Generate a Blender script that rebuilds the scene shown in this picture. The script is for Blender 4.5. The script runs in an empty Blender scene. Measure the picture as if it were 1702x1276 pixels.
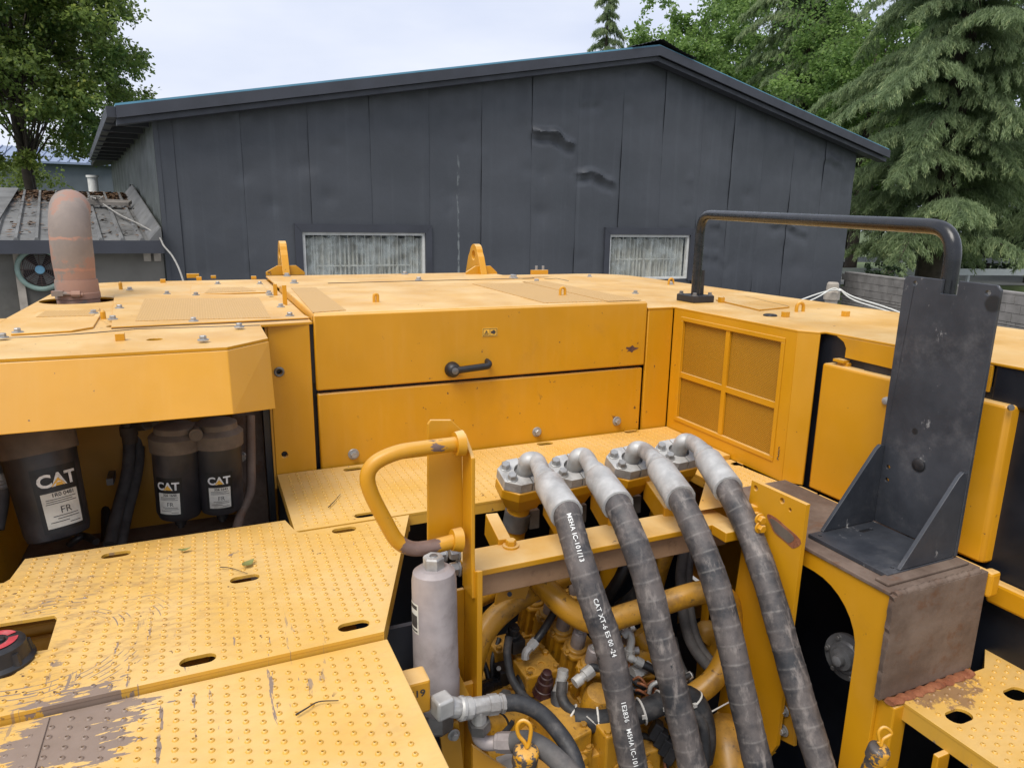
import bpy, bmesh, math, random
import numpy as np
from mathutils import Vector, Matrix
from mathutils.geometry import tessellate_polygon
random.seed(7); RNG = np.random.default_rng(11)
SC = bpy.context.scene
COL = SC.collection
rad = math.radians

# ---------------------------------------------------------------- camera
F_PX, PITCH, YAW, ROLL = 1160.0, rad(13.15), rad(24.0), rad(0.9)
def _basis():
    cy, sy, cp, sp = math.cos(YAW), math.sin(YAW), math.cos(PITCH), math.sin(PITCH)
    f = Vector((sy*cp, cy*cp, -sp)); r = Vector((cy, -sy, 0)); u = r.cross(f)
    c, s = math.cos(ROLL), math.sin(ROLL)
    return c*r + s*u, -s*r + c*u, f
CR, CU, CF = _basis()
cam = bpy.data.cameras.new('camera'); camo = bpy.data.objects.new('camera', cam); COL.objects.link(camo)
cam.sensor_fit = 'HORIZONTAL'; cam.sensor_width = 36.0; cam.lens = 36.0*F_PX/1702.0
cam.clip_start = 0.02; cam.clip_end = 3000
camo.matrix_world = Matrix(((CR.x, CU.x, -CF.x, 0), (CR.y, CU.y, -CF.y, 0), (CR.z, CU.z, -CF.z, 0), (0, 0, 0, 1)))
SC.camera = camo
def ray(x, y): return CR*((x-851)/F_PX) - CU*((y-638)/F_PX) + CF
def at(x, y, t): return ray(x, y)*t                      # t = depth along the view axis
def pz(x, y, z): d = ray(x, y); return d*(z/d.z)         # on a horizontal plane
def py(x, y, Y): d = ray(x, y); return d*(Y/d.y)
def px(x, y, X): d = ray(x, y); return d*(X/d.x)
GROUND = -3.3

# ---------------------------------------------------------------- sky, sun, exposure
world = bpy.data.worlds.new('World'); SC.world = world; world.use_nodes = True
wt = world.node_tree; wt.nodes.clear()
SUN_EL, SUN_AZ = rad(58), rad(-128)      # azimuth measured from +Y towards +X
def wn(t, **k):
    n = wt.nodes.new(t)
    for a, b in k.items(): setattr(n, a, b)
    return n
sky = wn('ShaderNodeTexSky', sky_type='NISHITA', sun_disc=False, sun_elevation=SUN_EL, sun_rotation=SUN_AZ, dust_density=2.5, air_density=1.0)
tc = wn('ShaderNodeTexCoord'); mp = wn('ShaderNodeMapping'); mp.inputs['Scale'].default_value = (1.2, 1.2, 3.5)
nz = wn('ShaderNodeTexNoise'); nz.inputs['Scale'].default_value = 1.6; nz.inputs['Detail'].default_value = 5; nz.inputs['Roughness'].default_value = .5
cr = wn('ShaderNodeValToRGB'); cr.color_ramp.elements[0].position = .33; cr.color_ramp.elements[1].position = .68
cr.color_ramp.elements[0].color = (6.3, 7.0, 8.9, 1); cr.color_ramp.elements[1].color = (9.0, 9.3, 10.1, 1)
mx = wn('ShaderNodeMix', data_type='RGBA'); mx.inputs[0].default_value = .93
bg = wn('ShaderNodeBackground'); bg.inputs['Strength'].default_value = .080
wo = wn('ShaderNodeOutputWorld'); L = wt.links.new
L(tc.outputs['Generated'], mp.inputs['Vector']); L(mp.outputs[0], nz.inputs['Vector']); L(nz.outputs['Fac'], cr.inputs[0])
L(sky.outputs[0], mx.inputs[6]); L(cr.outputs[0], mx.inputs[7]); L(mx.outputs[2], bg.inputs['Color']); L(bg.outputs[0], wo.inputs['Surface'])
sl = bpy.data.lights.new('sun', 'SUN'); sl.energy = 2.4; sl.angle = rad(32); sl.color = (1, .95, .87)
slo = bpy.data.objects.new('sun', sl); COL.objects.link(slo)
sd = Vector((math.sin(SUN_AZ)*math.cos(SUN_EL), math.cos(SUN_AZ)*math.cos(SUN_EL), math.sin(SUN_EL)))
slo.rotation_euler = (-sd).to_track_quat('-Z', 'Y').to_euler(); slo.location = sd*60
SC.view_settings.view_transform = 'Standard'; SC.view_settings.look = 'None'
SC.view_settings.exposure = 0.46; SC.view_settings.gamma = 1.0

# ---------------------------------------------------------------- materials
class NT:
    def __init__(s, name):
        s.m = bpy.data.materials.new(name); s.m.use_nodes = True; s.t = s.m.node_tree
        s.b = s.t.nodes['Principled BSDF']; s.out = s.t.nodes['Material Output']
        s._geo = None
    def n(s, t, **k):
        x = s.t.nodes.new(t)
        for a, b in k.items(): setattr(x, a, b)
        return x
    def link(s, a, b): s.t.links.new(a, b)
    def pos(s):
        if s._geo is None: s._geo = s.n('ShaderNodeNewGeometry')
        return s._geo.outputs['Position']
    def nor(s): s.pos(); return s._geo.outputs['Normal']
    def mapped(s, scale=(1, 1, 1), loc=(0, 0, 0), rot=(0, 0, 0)):
        m = s.n('ShaderNodeMapping'); m.inputs['Scale'].default_value = scale; m.inputs['Location'].default_value = loc; m.inputs['Rotation'].default_value = rot
        s.link(s.pos(), m.inputs['Vector']); return m.outputs[0]
    def noise(s, scale, detail=3, rough=.55, vec=None, dist=0):
        x = s.n('ShaderNodeTexNoise'); x.inputs['Scale'].default_value = scale; x.inputs['Detail'].default_value = detail
        x.inputs['Roughness'].default_value = rough; x.inputs['Distortion'].default_value = dist
        s.link(vec if vec is not None else s.pos(), x.inputs['Vector']); return x.outputs['Fac']
    def ramp(s, v, a, b, lo=0, hi=1):
        x = s.n('ShaderNodeMapRange', interpolation_type='SMOOTHSTEP'); x.inputs[1].default_value = a; x.inputs[2].default_value = b
        x.inputs[3].default_value = lo; x.inputs[4].default_value = hi; s.link(v, x.inputs[0]); return x.outputs[0]
    def math(s, op, a, b=None, clamp=False):
        x = s.n('ShaderNodeMath', operation=op, use_clamp=clamp)
        for i, v in enumerate((a, b)):
            if v is None: continue
            if isinstance(v, (int, float)): x.inputs[i].default_value = v
            else: s.link(v, x.inputs[i])
        return x.outputs[0]
    def mix(s, fac, a, b):
        x = s.n('ShaderNodeMix', data_type='RGBA')
        for i, v in ((0, fac), (6, a), (7, b)):
            if isinstance(v, (int, float)): x.inputs[i].default_value = v
            elif isinstance(v, tuple): x.inputs[i].default_value = v if len(v) == 4 else v+(1,)
            else: s.link(v, x.inputs[i])
        return x.outputs[2]
    def sep(s, v):
        x = s.n('ShaderNodeSeparateXYZ'); s.link(v, x.inputs[0]); return x.outputs
    def dist(s, p, scale=(1, 1, 1)):
        v = s.n('ShaderNodeVectorMath', operation='DISTANCE')
        m = s.mapped(scale); s.link(m, v.inputs[0]); v.inputs[1].default_value = tuple(a*b for a, b in zip(p, scale)); return v.outputs['Value']
    def set(s, **k):
        for a, v in k.items():
            i = s.b.inputs[a.replace('_', ' ')]
            if isinstance(v, tuple): i.default_value = v if len(v) == 4 else v+(1,)
            elif isinstance(v, (int, float)): i.default_value = v
            else: s.link(v, i)
    def bump(s, h, strength=.3, dist=.002):
        x = s.n('ShaderNodeBump'); x.inputs['Strength'].default_value = strength; x.inputs['Distance'].default_value = dist
        s.link(h, x.inputs['Height']); s.link(x.outputs[0], s.b.inputs['Normal'])
YEL = (.565, .262, .006)
DUST_SHEEN = (.74, .55, .28)  # pale dust, lightened to carry the sky's reflection on top faces
def simple(name, col, rough=.5, metal=0, var=.12, scale=20, bump=0.0, dirt=0.0, dirtcol=(.12, .09, .07), spec=.5):
    t = NT(name); f = t.noise(scale, 4)
    c = t.mix(t.ramp(f, .25, .75), tuple(x*(1-var) for x in col), tuple(min(1, x*(1+var)) for x in col))
    if dirt: c = t.mix(t.math('MULTIPLY', t.ramp(t.noise(scale*.45, 6, .65), .48, .72), dirt), c, dirtcol)
    t.set(Base_Color=c, Metallic=metal, Roughness=t.ramp(t.noise(scale*1.7, 3), .2, .8, max(0, rough-.1), min(1, rough+.12)))
    t.b.inputs['Specular IOR Level'].default_value = spec
    if bump: t.bump(t.noise(scale*3, 5), bump)
    return t.m
def paint(name, col=YEL, dust=.72, chips=1.0, rough=.38, extra=None, chipcol=(.09, .045, .03)):
    t = NT(name)
    c = t.mix(t.ramp(t.noise(3.2, 4), .3, .7), tuple(x*.93 for x in col), tuple(x*1.06 for x in col))
    up = t.ramp(t.sep(t.nor())[2], .55, .95)                    # dust on what faces up, paled further to stand for sky sheen
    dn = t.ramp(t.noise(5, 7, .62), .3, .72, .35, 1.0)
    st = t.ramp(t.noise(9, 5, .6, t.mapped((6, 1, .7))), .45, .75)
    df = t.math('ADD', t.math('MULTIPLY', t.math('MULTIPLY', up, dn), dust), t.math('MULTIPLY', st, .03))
    c = t.mix(df, c, DUST_SHEEN)
    grime = t.ramp(t.noise(7, 8, .7), .56, .78)
    c = t.mix(t.math('MULTIPLY', grime, .22), c, (.20, .12, .05))
    if chips:
        ch = t.math('MULTIPLY', t.ramp(t.noise(46, 5, .6), .685, .70), t.ramp(t.noise(5.5, 3), .46, .56))
        ch = t.math('MULTIPLY', ch, chips, True)
        c = t.mix(ch, c, chipcol)
    if extra: c = extra(t, c)
    t.set(Base_Color=c, Roughness=t.math('ADD', t.ramp(t.noise(11, 5), .25, .75, rough-.07, rough+.12), t.math('MULTIPLY', df, .25)))
    t.b.inputs['Coat Weight'].default_value = .12; t.b.inputs['Coat Roughness'].default_value = .25
    t.bump(t.noise(14, 3), .10, .004)
    return t.m
M = {}
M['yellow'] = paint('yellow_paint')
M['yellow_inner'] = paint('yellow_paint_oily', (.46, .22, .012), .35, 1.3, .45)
def oily(t, c):
    c = t.mix(t.math('MULTIPLY', t.ramp(t.noise(17, 8, .7), .44, .66), .62), c, (.13, .066, .018))
    return t.mix(t.math('MULTIPLY', t.ramp(t.noise(55, 5, .65), .60, .68), .7), c, (.06, .035, .02))
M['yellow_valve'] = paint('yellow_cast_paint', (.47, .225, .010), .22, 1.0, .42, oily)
# worn tread decks -------------------------------------------------
GREYWEAR = (.155, .115, .098)
def deck_wear(t, c):
    n1 = t.noise(9, 8, .65); n2 = t.noise(34, 6, .6)
    cap = pz(70, 1075, -.62); w0 = pz(120, 1215, -.632); w1 = pz(0, 1240, -.632)
    # rubbed patch where people step up
    d0 = t.dist(w0, (1, 1, 1)); d1 = t.dist(w1, (1, 1, 1))
    m0 = t.math('ADD', t.ramp(d0, .02, .15, 1.0, 0.0), t.math('MULTIPLY', t.math('SUBTRACT', n2, .5), 1.1))
    streak = t.noise(1, 6, .6, t.mapped((22, 120, 1), rot=(0, 0, -.45)))
    m0 = t.ramp(t.math('ADD', m0, t.math('MULTIPLY', t.math('SUBTRACT', streak, .5), 2.6)), .62, .67)
    m1 = t.ramp(t.math('ADD', t.ramp(d1, .02, .09, .24, -.3), t.math('MULTIPLY', n1, .6)), .55, .60)
    # arcs scratched by the swinging cap
    dc = t.dist(cap); wob = t.math('MULTIPLY', t.noise(4, 2), .05)
    rings = t.math('SINE', t.math('MULTIPLY', t.math('ADD', dc, wob), 620.0))
    arc = t.math('MULTIPLY', t.ramp(rings, .72, .92), t.ramp(dc, .085, .10))
    arc = t.math('MULTIPLY', arc, t.ramp(dc, .145, .20, 1, 0)); arc = t.math('MULTIPLY', arc, t.ramp(t.noise(17, 4), .51, .57))
    # drag marks
    g = t.noise(1, 5, .6, t.mapped((75, 9, 1), rot=(0, 0, -.05)))
    reg = t.ramp(t.dist(pz(290, 1150, -.62)), .10, .30, 1, 0)
    gm = t.math('MULTIPLY', t.ramp(g, .625, .65), t.ramp(reg, .1, .9))
    g2 = t.math('MULTIPLY', t.ramp(t.noise(1, 4, .6, t.mapped((10, 190, 1), rot=(0, 0, .38))), .66, .70), t.ramp(t.dist(pz(120, 1000, -.62)), .08, .34, 1, 0))
    sp = t.math('MULTIPLY', t.ramp(t.noise(24, 6, .62), .665, .69), t.ramp(t.noise(4, 2), .46, .56))
    m = t.math('MAXIMUM', t.math('MAXIMUM', m0, m1), t.math('MAXIMUM', arc, t.math('MAXIMUM', gm, t.math('MAXIMUM', g2, sp))))
    film = t.math('MULTIPLY', t.ramp(t.dist(pz(110, 1010, -.62)), .05, .38, .60, .10), t.ramp(t.noise(1, 8, .75, t.mapped((26, 80, 10), rot=(0, 0, .4))), .46, .64))
    c = t.mix(film, c, (.30, .18, .09))
    wp_ = t.ramp(t.dist((1.17, .70, -.81), (1, 1.6, 1)), .03, .20, .75, -.1); rs = t.ramp(t.math('ADD', wp_, t.math('MULTIPLY', t.math('SUBTRACT', t.noise(38, 8, .75), .5), 2.0)), .52, .66)
    c = t.mix(t.math('MULTIPLY', rs, .8), c, t.mix(n2, (.13, .07, .045), (.26, .15, .10)))
    return t.mix(t.math('MULTIPLY', m, .93, True), c, t.mix(n2, GREYWEAR, (.25, .19, .165)))
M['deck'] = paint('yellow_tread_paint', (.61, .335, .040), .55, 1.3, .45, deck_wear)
# perforated sheet
def perforated(name, ax, pitch, dark=(.045, .024, .004), dust=.3):
    t = NT(name); s = t.sep(t.pos()); k = 2*math.pi/pitch
    w = t.math('MULTIPLY', t.math('SINE', t.math('MULTIPLY', s[ax[0]], k)), t.math('SINE', t.math('MULTIPLY', s[ax[1]], k)))
    h = t.ramp(w, -.02, .25)
    base = t.mix(t.ramp(t.noise(6, 5), .3, .7), tuple(a*.9 for a in YEL), YEL)
    up = t.ramp(t.sep(t.nor())[2], .5, .9); base = t.mix(t.math('MULTIPLY', up, dust), base, DUST_SHEEN)  # upward faces paled by dust and painted sky sheen
    t.set(Base_Color=t.mix(h, base, dark), Roughness=.5); t.bump(t.math('SUBTRACT', 1.0, h), .5, .002)
    return t.m
M['perf_side'] = perforated('perforated_side', (1, 2), .0058)
M['perf_top'] = perforated('perforated_top', (0, 1), .012, (.36, .18, .03), .55)
# black painted plate with scuffs
def black_plate():
    t = NT('black_painted_steel')
    c = t.mix(t.ramp(t.noise(5, 6, .65), .3, .7), (.020, .023, .030), (.048, .052, .062))
    dust = t.math('MULTIPLY', t.ramp(t.noise(11, 8, .72), .5, .8), .28); c = t.mix(dust, c, (.26, .25, .25))
    sc = t.math('MULTIPLY', t.ramp(t.noise(1, 6, .7, t.mapped((60, 34, 20), rot=(.5, 0, 0))), .62, .70), t.ramp(t.noise(9, 2), .46, .58))
    c = t.mix(t.math('MULTIPLY', sc, .75), c, (.42, .41, .40))
    for (p, r) in (((1527, 773), .016), ((1521, 717), .008), ((1650, 505), .016)):
        q = px(p[0], p[1], 1.245)
        c = t.mix(t.ramp(t.math('ADD', t.dist(q), t.math('MULTIPLY', t.noise(40), .006)), r*.9, r*1.25, .85, 0), c, (.008, .008, .008))
    t.set(Base_Color=c, Roughness=t.ramp(t.noise(14, 6), .3, .7, .38, .62)); t.bump(t.noise(60, 4), .12)
    return t.m
M['black_plate'] = black_plate()
M['black_tube'] = simple('black_gloss_tube', (.012, .013, .016), .25, 0, .2, 30, .04, .10, (.10, .095, .09))
M['black'] = simple('black_plastic', (.012, .012, .014), .45, 0, .2, 40, .05, .4, (.06, .05, .045))
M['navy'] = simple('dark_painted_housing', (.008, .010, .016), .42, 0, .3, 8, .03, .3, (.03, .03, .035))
M['rubber'] = simple('black_rubber_hose', (.022, .023, .026), .62, 0, .3, 45, .2, .55, (.13, .115, .105))
M['rubber_grey'] = simple('dusty_rubber_hose', (.085, .08, .078), .7, 0, .3, 30, .2, .6, (.19, .165, .15))
def hose_wrap():
    t = NT('wrapped_hydraulic_hose')
    a = t.n('ShaderNodeAttribute', attribute_name='along').outputs['Fac']
    n = t.noise(13, 8, .7); n2 = t.noise(60, 5, .6)
    c = t.mix(t.ramp(n, .34, .64), (.024, .025, .029), (.115, .098, .092))
    st = t.ramp(t.noise(1, 6, .65, t.mapped((70, 25, 22))), .5, .75); c = t.mix(t.math('MULTIPLY', st, .7), c, (.30, .26, .235))
    band = t.ramp(t.math('ABSOLUTE', t.math('SUBTRACT', t.math('FRACT', t.math('DIVIDE', a, .034)), .5)), .42, .49)
    c = t.mix(t.math('MULTIPLY', band, t.ramp(n2, .35, .7, .0, .45)), c, (.26, .24, .22))
    spot = t.math('MULTIPLY', t.ramp(t.noise(75, 3), .66, .69), t.ramp(t.noise(7, 2), .52, .6)); c = t.mix(spot, c, (.03, .03, .032))
    t.set(Base_Color=c, Roughness=.58); t.bump(t.noise(90, 5, .6), .25, .002)
    return t.m
M['hose'] = hose_wrap()
M['zinc'] = simple('galvanised_steel', (.47, .465, .45), .52, .35, .2, 26, .15, .9, (.24, .22, .205))
M['zinc_dark'] = simple('dull_steel', (.20, .195, .19), .5, .7, .2, 30, .1, .5, (.10, .08, .07))
M['bolt'] = simple('zinc_plated_bolt', (.36, .36, .355), .42, .5, .15, 60, .08, .4, (.16, .14, .12))
M['canister'] = simple('pale_grey_canister', (.34, .30, .295), .5, .25, .14, 24, .10, .65, (.15, .125, .12))
M['filter'] = simple('black_filter_can', (.022, .021, .023), .42, 0, .25, 14, .05, .6, (.075, .06, .055))
M['filter_head'] = simple('dusty_filter_head', (.135, .105, .08), .7, .1, .2, 22, .15, .5, (.07, .055, .045))
M['label_white'] = simple('stained_white_label', (.62, .60, .52), .6, 0, .1, 40, 0, .7, (.30, .27, .22))
M['label_black'] = simple('black_label', (.008, .008, .008), .45, 0, .2, 40)
M['text_white'] = simple('white_print', (.72, .72, .70), .5, 0, .15, 150, 0, .5, (.3, .3, .3))
M['text_dark'] = simple('dark_print', (.05, .045, .04), .6, 0, .2, 60)
M['logo_yellow'] = simple('amber_print', (.75, .42, .05), .5, 0, .1, 60)
M['red'] = simple('red_print', (.45, .045, .055), .5, 0, .2, 60, 0, .3, (.5, .45, .42))
M['white_tie'] = simple('white_nylon_tie', (.62, .60, .56), .45, 0, .1, 60)
M['maroon'] = simple('maroon_plastic', (.035, .012, .012), .4, 0, .2, 60, .05)
M['copper'] = simple('orange_wire', (.33, .12, .05), .6, 0, .3, 60, .1, .5, (.1, .06, .04))
def rust(name, a, b, c3, sc=9):
    t = NT(name)
    c = t.mix(t.ramp(t.noise(sc, 8, .68), .32, .66), a, b)
    c = t.mix(t.math('MULTIPLY', t.ramp(t.noise(sc*2.7, 7, .7), .52, .70), .8), c, c3)
    t.set(Base_Color=c, Roughness=.78, Metallic=.1); t.bump(t.noise(sc*9, 7, .65), .35, .003); return t.m
M['rust'] = rust('rusty_steel_plate', (.105, .070, .052), (.185, .135, .105), (.135, .062, .030))
M['primer'] = rust('dark_primer', (.085, .040, .030), (.13, .065, .05), (.06, .03, .025), 60)
M['rust_weld'] = rust('rusty_weld', (.20, .06, .025), (.33, .13, .06), (.11, .05, .03), 40)
def exhaust():
    t = NT('weathered_exhaust')
    n = t.noise(7, 8, .66); z = t.sep(t.pos())[2]
    c = t.mix(t.ramp(n, .35, .62), (.19, .155, .135), (.25, .20, .17))
    low = t.math('ADD', t.ramp(z, -.20, -.10, .38, 0), t.ramp(n, .35, .7)); c = t.mix(t.ramp(low, .60, .74), c, (.30, .175, .13))
    c = t.mix(t.math('MULTIPLY', t.ramp(t.noise(26, 7, .7), .62, .68), t.ramp(z, -.08, -.02, .7, .1)), c, (.36, .18, .12))
    for zz in (-.155, -.068):
        b = t.ramp(t.math('ABSOLUTE', t.math('ADD', t.math('SUBTRACT', z, zz), t.math('MULTIPLY', t.math('SUBTRACT', t.noise(30), .5), .018))), .002, .006, .8, 0)
        c = t.mix(t.math('MULTIPLY', b, t.ramp(t.noise(22, 4), .40, .52)), c, (.40, .20, .135))
    t.set(Base_Color=c, Roughness=.75); t.bump(t.noise(90, 6), .2, .002); return t.m
M['exhaust'] = exhaust()
# building ---------------------------------------------------------
def wallpaint():
    t = NT('dark_slate_wall_paint')
    c = t.mix(t.ramp(t.noise(.35, 5), .3, .7), (.046, .051, .060), (.058, .063, .073))
    st = t.math('MULTIPLY', t.ramp(t.noise(1, 6, .6, t.mapped((5, 5, .16))), .50, .80), .30); c = t.mix(st, c, (.10, .112, .125))
    ch = t.math('MULTIPLY', t.ramp(t.noise(11, 6, .65, t.mapped((1, 1, .22))), .72, .75), t.ramp(t.noise(.7, 2), .5, .6)); c = t.mix(t.math('MULTIPLY', ch, .5), c, (.22, .25, .25))
    s = t.sep(t.pos()); q = py(761, 260, 15.0)
    dx = t.ramp(t.math('ABSOLUTE', t.math('SUBTRACT', s[0], t.math('ADD', q.x-.02, t.math('MULTIPLY', t.noise(2), .06)))), .012, .035, 1, 0)
    dz = t.math('MULTIPLY', t.ramp(s[2], .9, 1.6, 1, 0), t.ramp(t.noise(1, 5, .7, t.mapped((8, 8, 2.6))), .47, .58)); c = t.mix(t.math('MULTIPLY', t.math('MULTIPLY', dx, dz), .45), c, (.32, .35, .34))
    t.set(Base_Color=c, Roughness=t.ramp(t.noise(3, 5), .3, .7, .42, .62)); t.bump(t.noise(2.2, 4), .35, .03); return t.m
M['wall'] = wallpaint()
M['trim'] = simple('dark_trim_paint', (.036, .039, .050), .5, 0, .15, 2, .05)
M['soffit'] = simple('black_soffit', (.012, .012, .014), .7, 0, .3, 3)
M['roof_blue'] = simple('blue_roof_sheet', (.10, .27, .38), .45, 0, .2, 1)
M['side_wall'] = simple('greenish_sheet_wall', (.085, .097, .090), .6, 0, .25, 1.3, .1, .5, (.05, .055, .055))
M['white_frame'] = simple('white_window_frame', (.60, .60, .57), .5, 0, .08, 8, 0, .4, (.35, .34, .3))
M['curtain'] = simple('pale_curtain', (.40, .40, .35), .8, 0, .25, 4)
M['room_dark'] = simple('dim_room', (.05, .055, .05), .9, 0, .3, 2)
def glass():
    t = NT('dusty_glass'); g = t.noise(2.2, 7, .7)
    t.set(Base_Color=(.50, .55, .55), Roughness=.12); t.b.inputs['Alpha'].default_value = .3
    t.set(Alpha=t.ramp(g, .40, .75, .03, .40)); return t.m
M['glass'] = glass()
def shedroof():
    t = NT('grey_metal_roof'); n = t.noise(1.6, 8, .7)
    c = t.mix(t.ramp(n, .3, .7), (.10, .10, .098), (.20, .20, .195)); c = t.mix(t.math('MULTIPLY', t.ramp(t.noise(4, 7, .72), .52, .68), .6), c, (.10, .085, .065))
    t.set(Base_Color=c, Roughness=.6, Metallic=.15); return t.m
M['shed_roof'] = shedroof()
M['concrete'] = simple('stained_concrete', (.135, .128, .112), .85, 0, .3, 1.1, .3, .8, (.05, .047, .04))
M['yard'] = simple('yard_concrete', (.23, .225, .21), .9, 0, .2, .5, .2, .5, (.13, .12, .11))
M['road'] = simple('pale_road', (.33, .33, .33), .9, 0, .1, .4)
M['grass'] = simple('rough_grass', (.07, .10, .03), .9, 0, .4, .8, .3, .5, (.05, .05, .02))
M['block'] = simple('grey_block', (.22, .21, .20), .9, 0, .22, 3, .4, .5, (.11, .105, .10))
M['mortar'] = simple('dark_mortar', (.06, .058, .055), .95, 0, .2, 4)
M['rail_white'] = simple('white_guard_rail', (.62, .64, .66), .5, 0, .1, 1)
M['fan_green'] = simple('pale_green_fan', (.22, .31, .27), .5, 0, .15, 8, 0, .4, (.12, .13, .11))
M['fan_brown'] = simple('brown_fan_guard', (.075, .045, .038), .6, 0, .2, 8)
M['fan_blade'] = simple('grey_fan_blade', (.16, .17, .16), .6, 0, .2, 8)
M['fan_blue'] = simple('blue_fan_hub', (.16, .36, .50), .5, 0, .15, 12)
M['wood'] = simple('weathered_timber', (.17, .155, .14), .85, 0, .25, 6, .3)
M['rope'] = simple('grey_rope', (.28, .27, .25), .85, 0, .2, 20)
M['white_rope'] = simple('white_wire', (.62, .62, .58), .6, 0, .1, 20)
M['stone'] = simple('pale_post', (.36, .32, .27), .85, 0, .2, 5, .3, .4, (.2, .17, .14))
M['bark'] = simple('bark', (.055, .042, .032), .95, 0, .35, 4, .6)
M['litter'] = simple('dry_leaf_litter', (.12, .065, .03), .9, 0, .5, 12)
M['far_wall'] = simple('far_grey_wall', (.10, .12, .14), .7, 0, .15, 1)
M['far_roof'] = simple('far_blue_roof', (.20, .25, .36), .5, 0, .1, 1)
def leafmat(name, a, b, young, trans=.35, rough=.5):
    t = NT(name)
    v = t.n('ShaderNodeAttribute', attribute_name='var').outputs['Fac']
    c = t.mix(t.ramp(v, 0, .8), a, b); c = t.mix(t.ramp(v, .82, 1.0), c, young)
    t.set(Base_Color=c, Roughness=rough); t.b.inputs['Specular IOR Level'].default_value = .35
    tr = t.n('ShaderNodeBsdfTranslucent'); t.link(t.mix(.5, c, tuple(min(1, x*1.5) for x in b)), tr.inputs['Color'])
    mxs = t.n('ShaderNodeMixShader'); mxs.inputs[0].default_value = trans
    t.link(t.b.outputs[0], mxs.inputs[1]); t.link(tr.outputs[0], mxs.inputs[2]); t.link(mxs.outputs[0], t.out.inputs['Surface'])
    return t.m
M['leaf_left'] = leafmat('glossy_broad_leaf', (.060, .10, .026), (.20, .26, .062), (.44, .46, .10), .5, .42)
M['leaf_light'] = leafmat('light_broad_leaf', (.080, .155, .040), (.22, .33, .095), (.36, .48, .15), .52)
M['leaf_cedar'] = leafmat('cedar_needle', (.075, .115, .055), (.23, .30, .145), (.38, .44, .21), .45, .6)
M['leaf_dark'] = leafmat('dark_evergreen_leaf', (.016, .032, .014), (.045, .075, .03), (.08, .12, .04), .25)
M['leaf_green'] = leafmat('fallen_leaf', (.17, .19, .06), (.25, .26, .09), (.28, .28, .12), .2)

M['hole'] = simple('hole_shade_brown', (.13, .072, .022), .9, 0, .4, 50)  # dark brown painted in for the shade inside each dimple's hole

# ---------------------------------------------------------------- mesh helpers
def V(*a): return Vector(a)
def perp(d):
    d = d.normalized(); a = Vector((0, 0, 1)) if abs(d.z) < .9 else Vector((1, 0, 0))
    u = d.cross(a).normalized(); return u, d.cross(u).normalized()
def smooth_path(pts, n=8):
    pts = [Vector(p) for p in pts]; q = [pts[0]*2-pts[1]] + pts + [pts[-1]*2-pts[-2]]; out = []
    for i in range(1, len(q)-2):
        p0, p1, p2, p3 = q[i-1:i+3]
        for k in range(n):
            t = k/n
            out.append(.5*((2*p1) + (p2-p0)*t + (2*p0-5*p1+4*p2-p3)*t*t + (3*p1-p0-3*p2+p3)*t**3))
    out.append(pts[-1]); return out
def round_path(pts, r, n=6):
    """polyline with filleted corners"""
    pts = [Vector(p) for p in pts]; out = [pts[0]]
    for i in range(1, len(pts)-1):
        a, b, c = pts[i-1], pts[i], pts[i+1]
        rr = min(r, (a-b).length*.49, (c-b).length*.49)
        p, q = b+(a-b).normalized()*rr, b+(c-b).normalized()*rr
        for k in range(n+1):
            t = k/n; out.append(p*(1-t)**2 + b*2*t*(1-t) + q*t*t)
    out.append(pts[-1]); return out
def frames(pts, up=None):
    T = []
    for i in range(len(pts)):
        a = pts[max(0, i-1)]; b = pts[min(len(pts)-1, i+1)]; T.append((b-a).normalized())
    n = up.copy() if up is not None else perp(T[0])[0]
    N = []
    for t in T:
        n = (n - t*n.dot(t)).normalized(); N.append(n)
    return T, N, [t.cross(n) for t, n in zip(T, N)]
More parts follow.
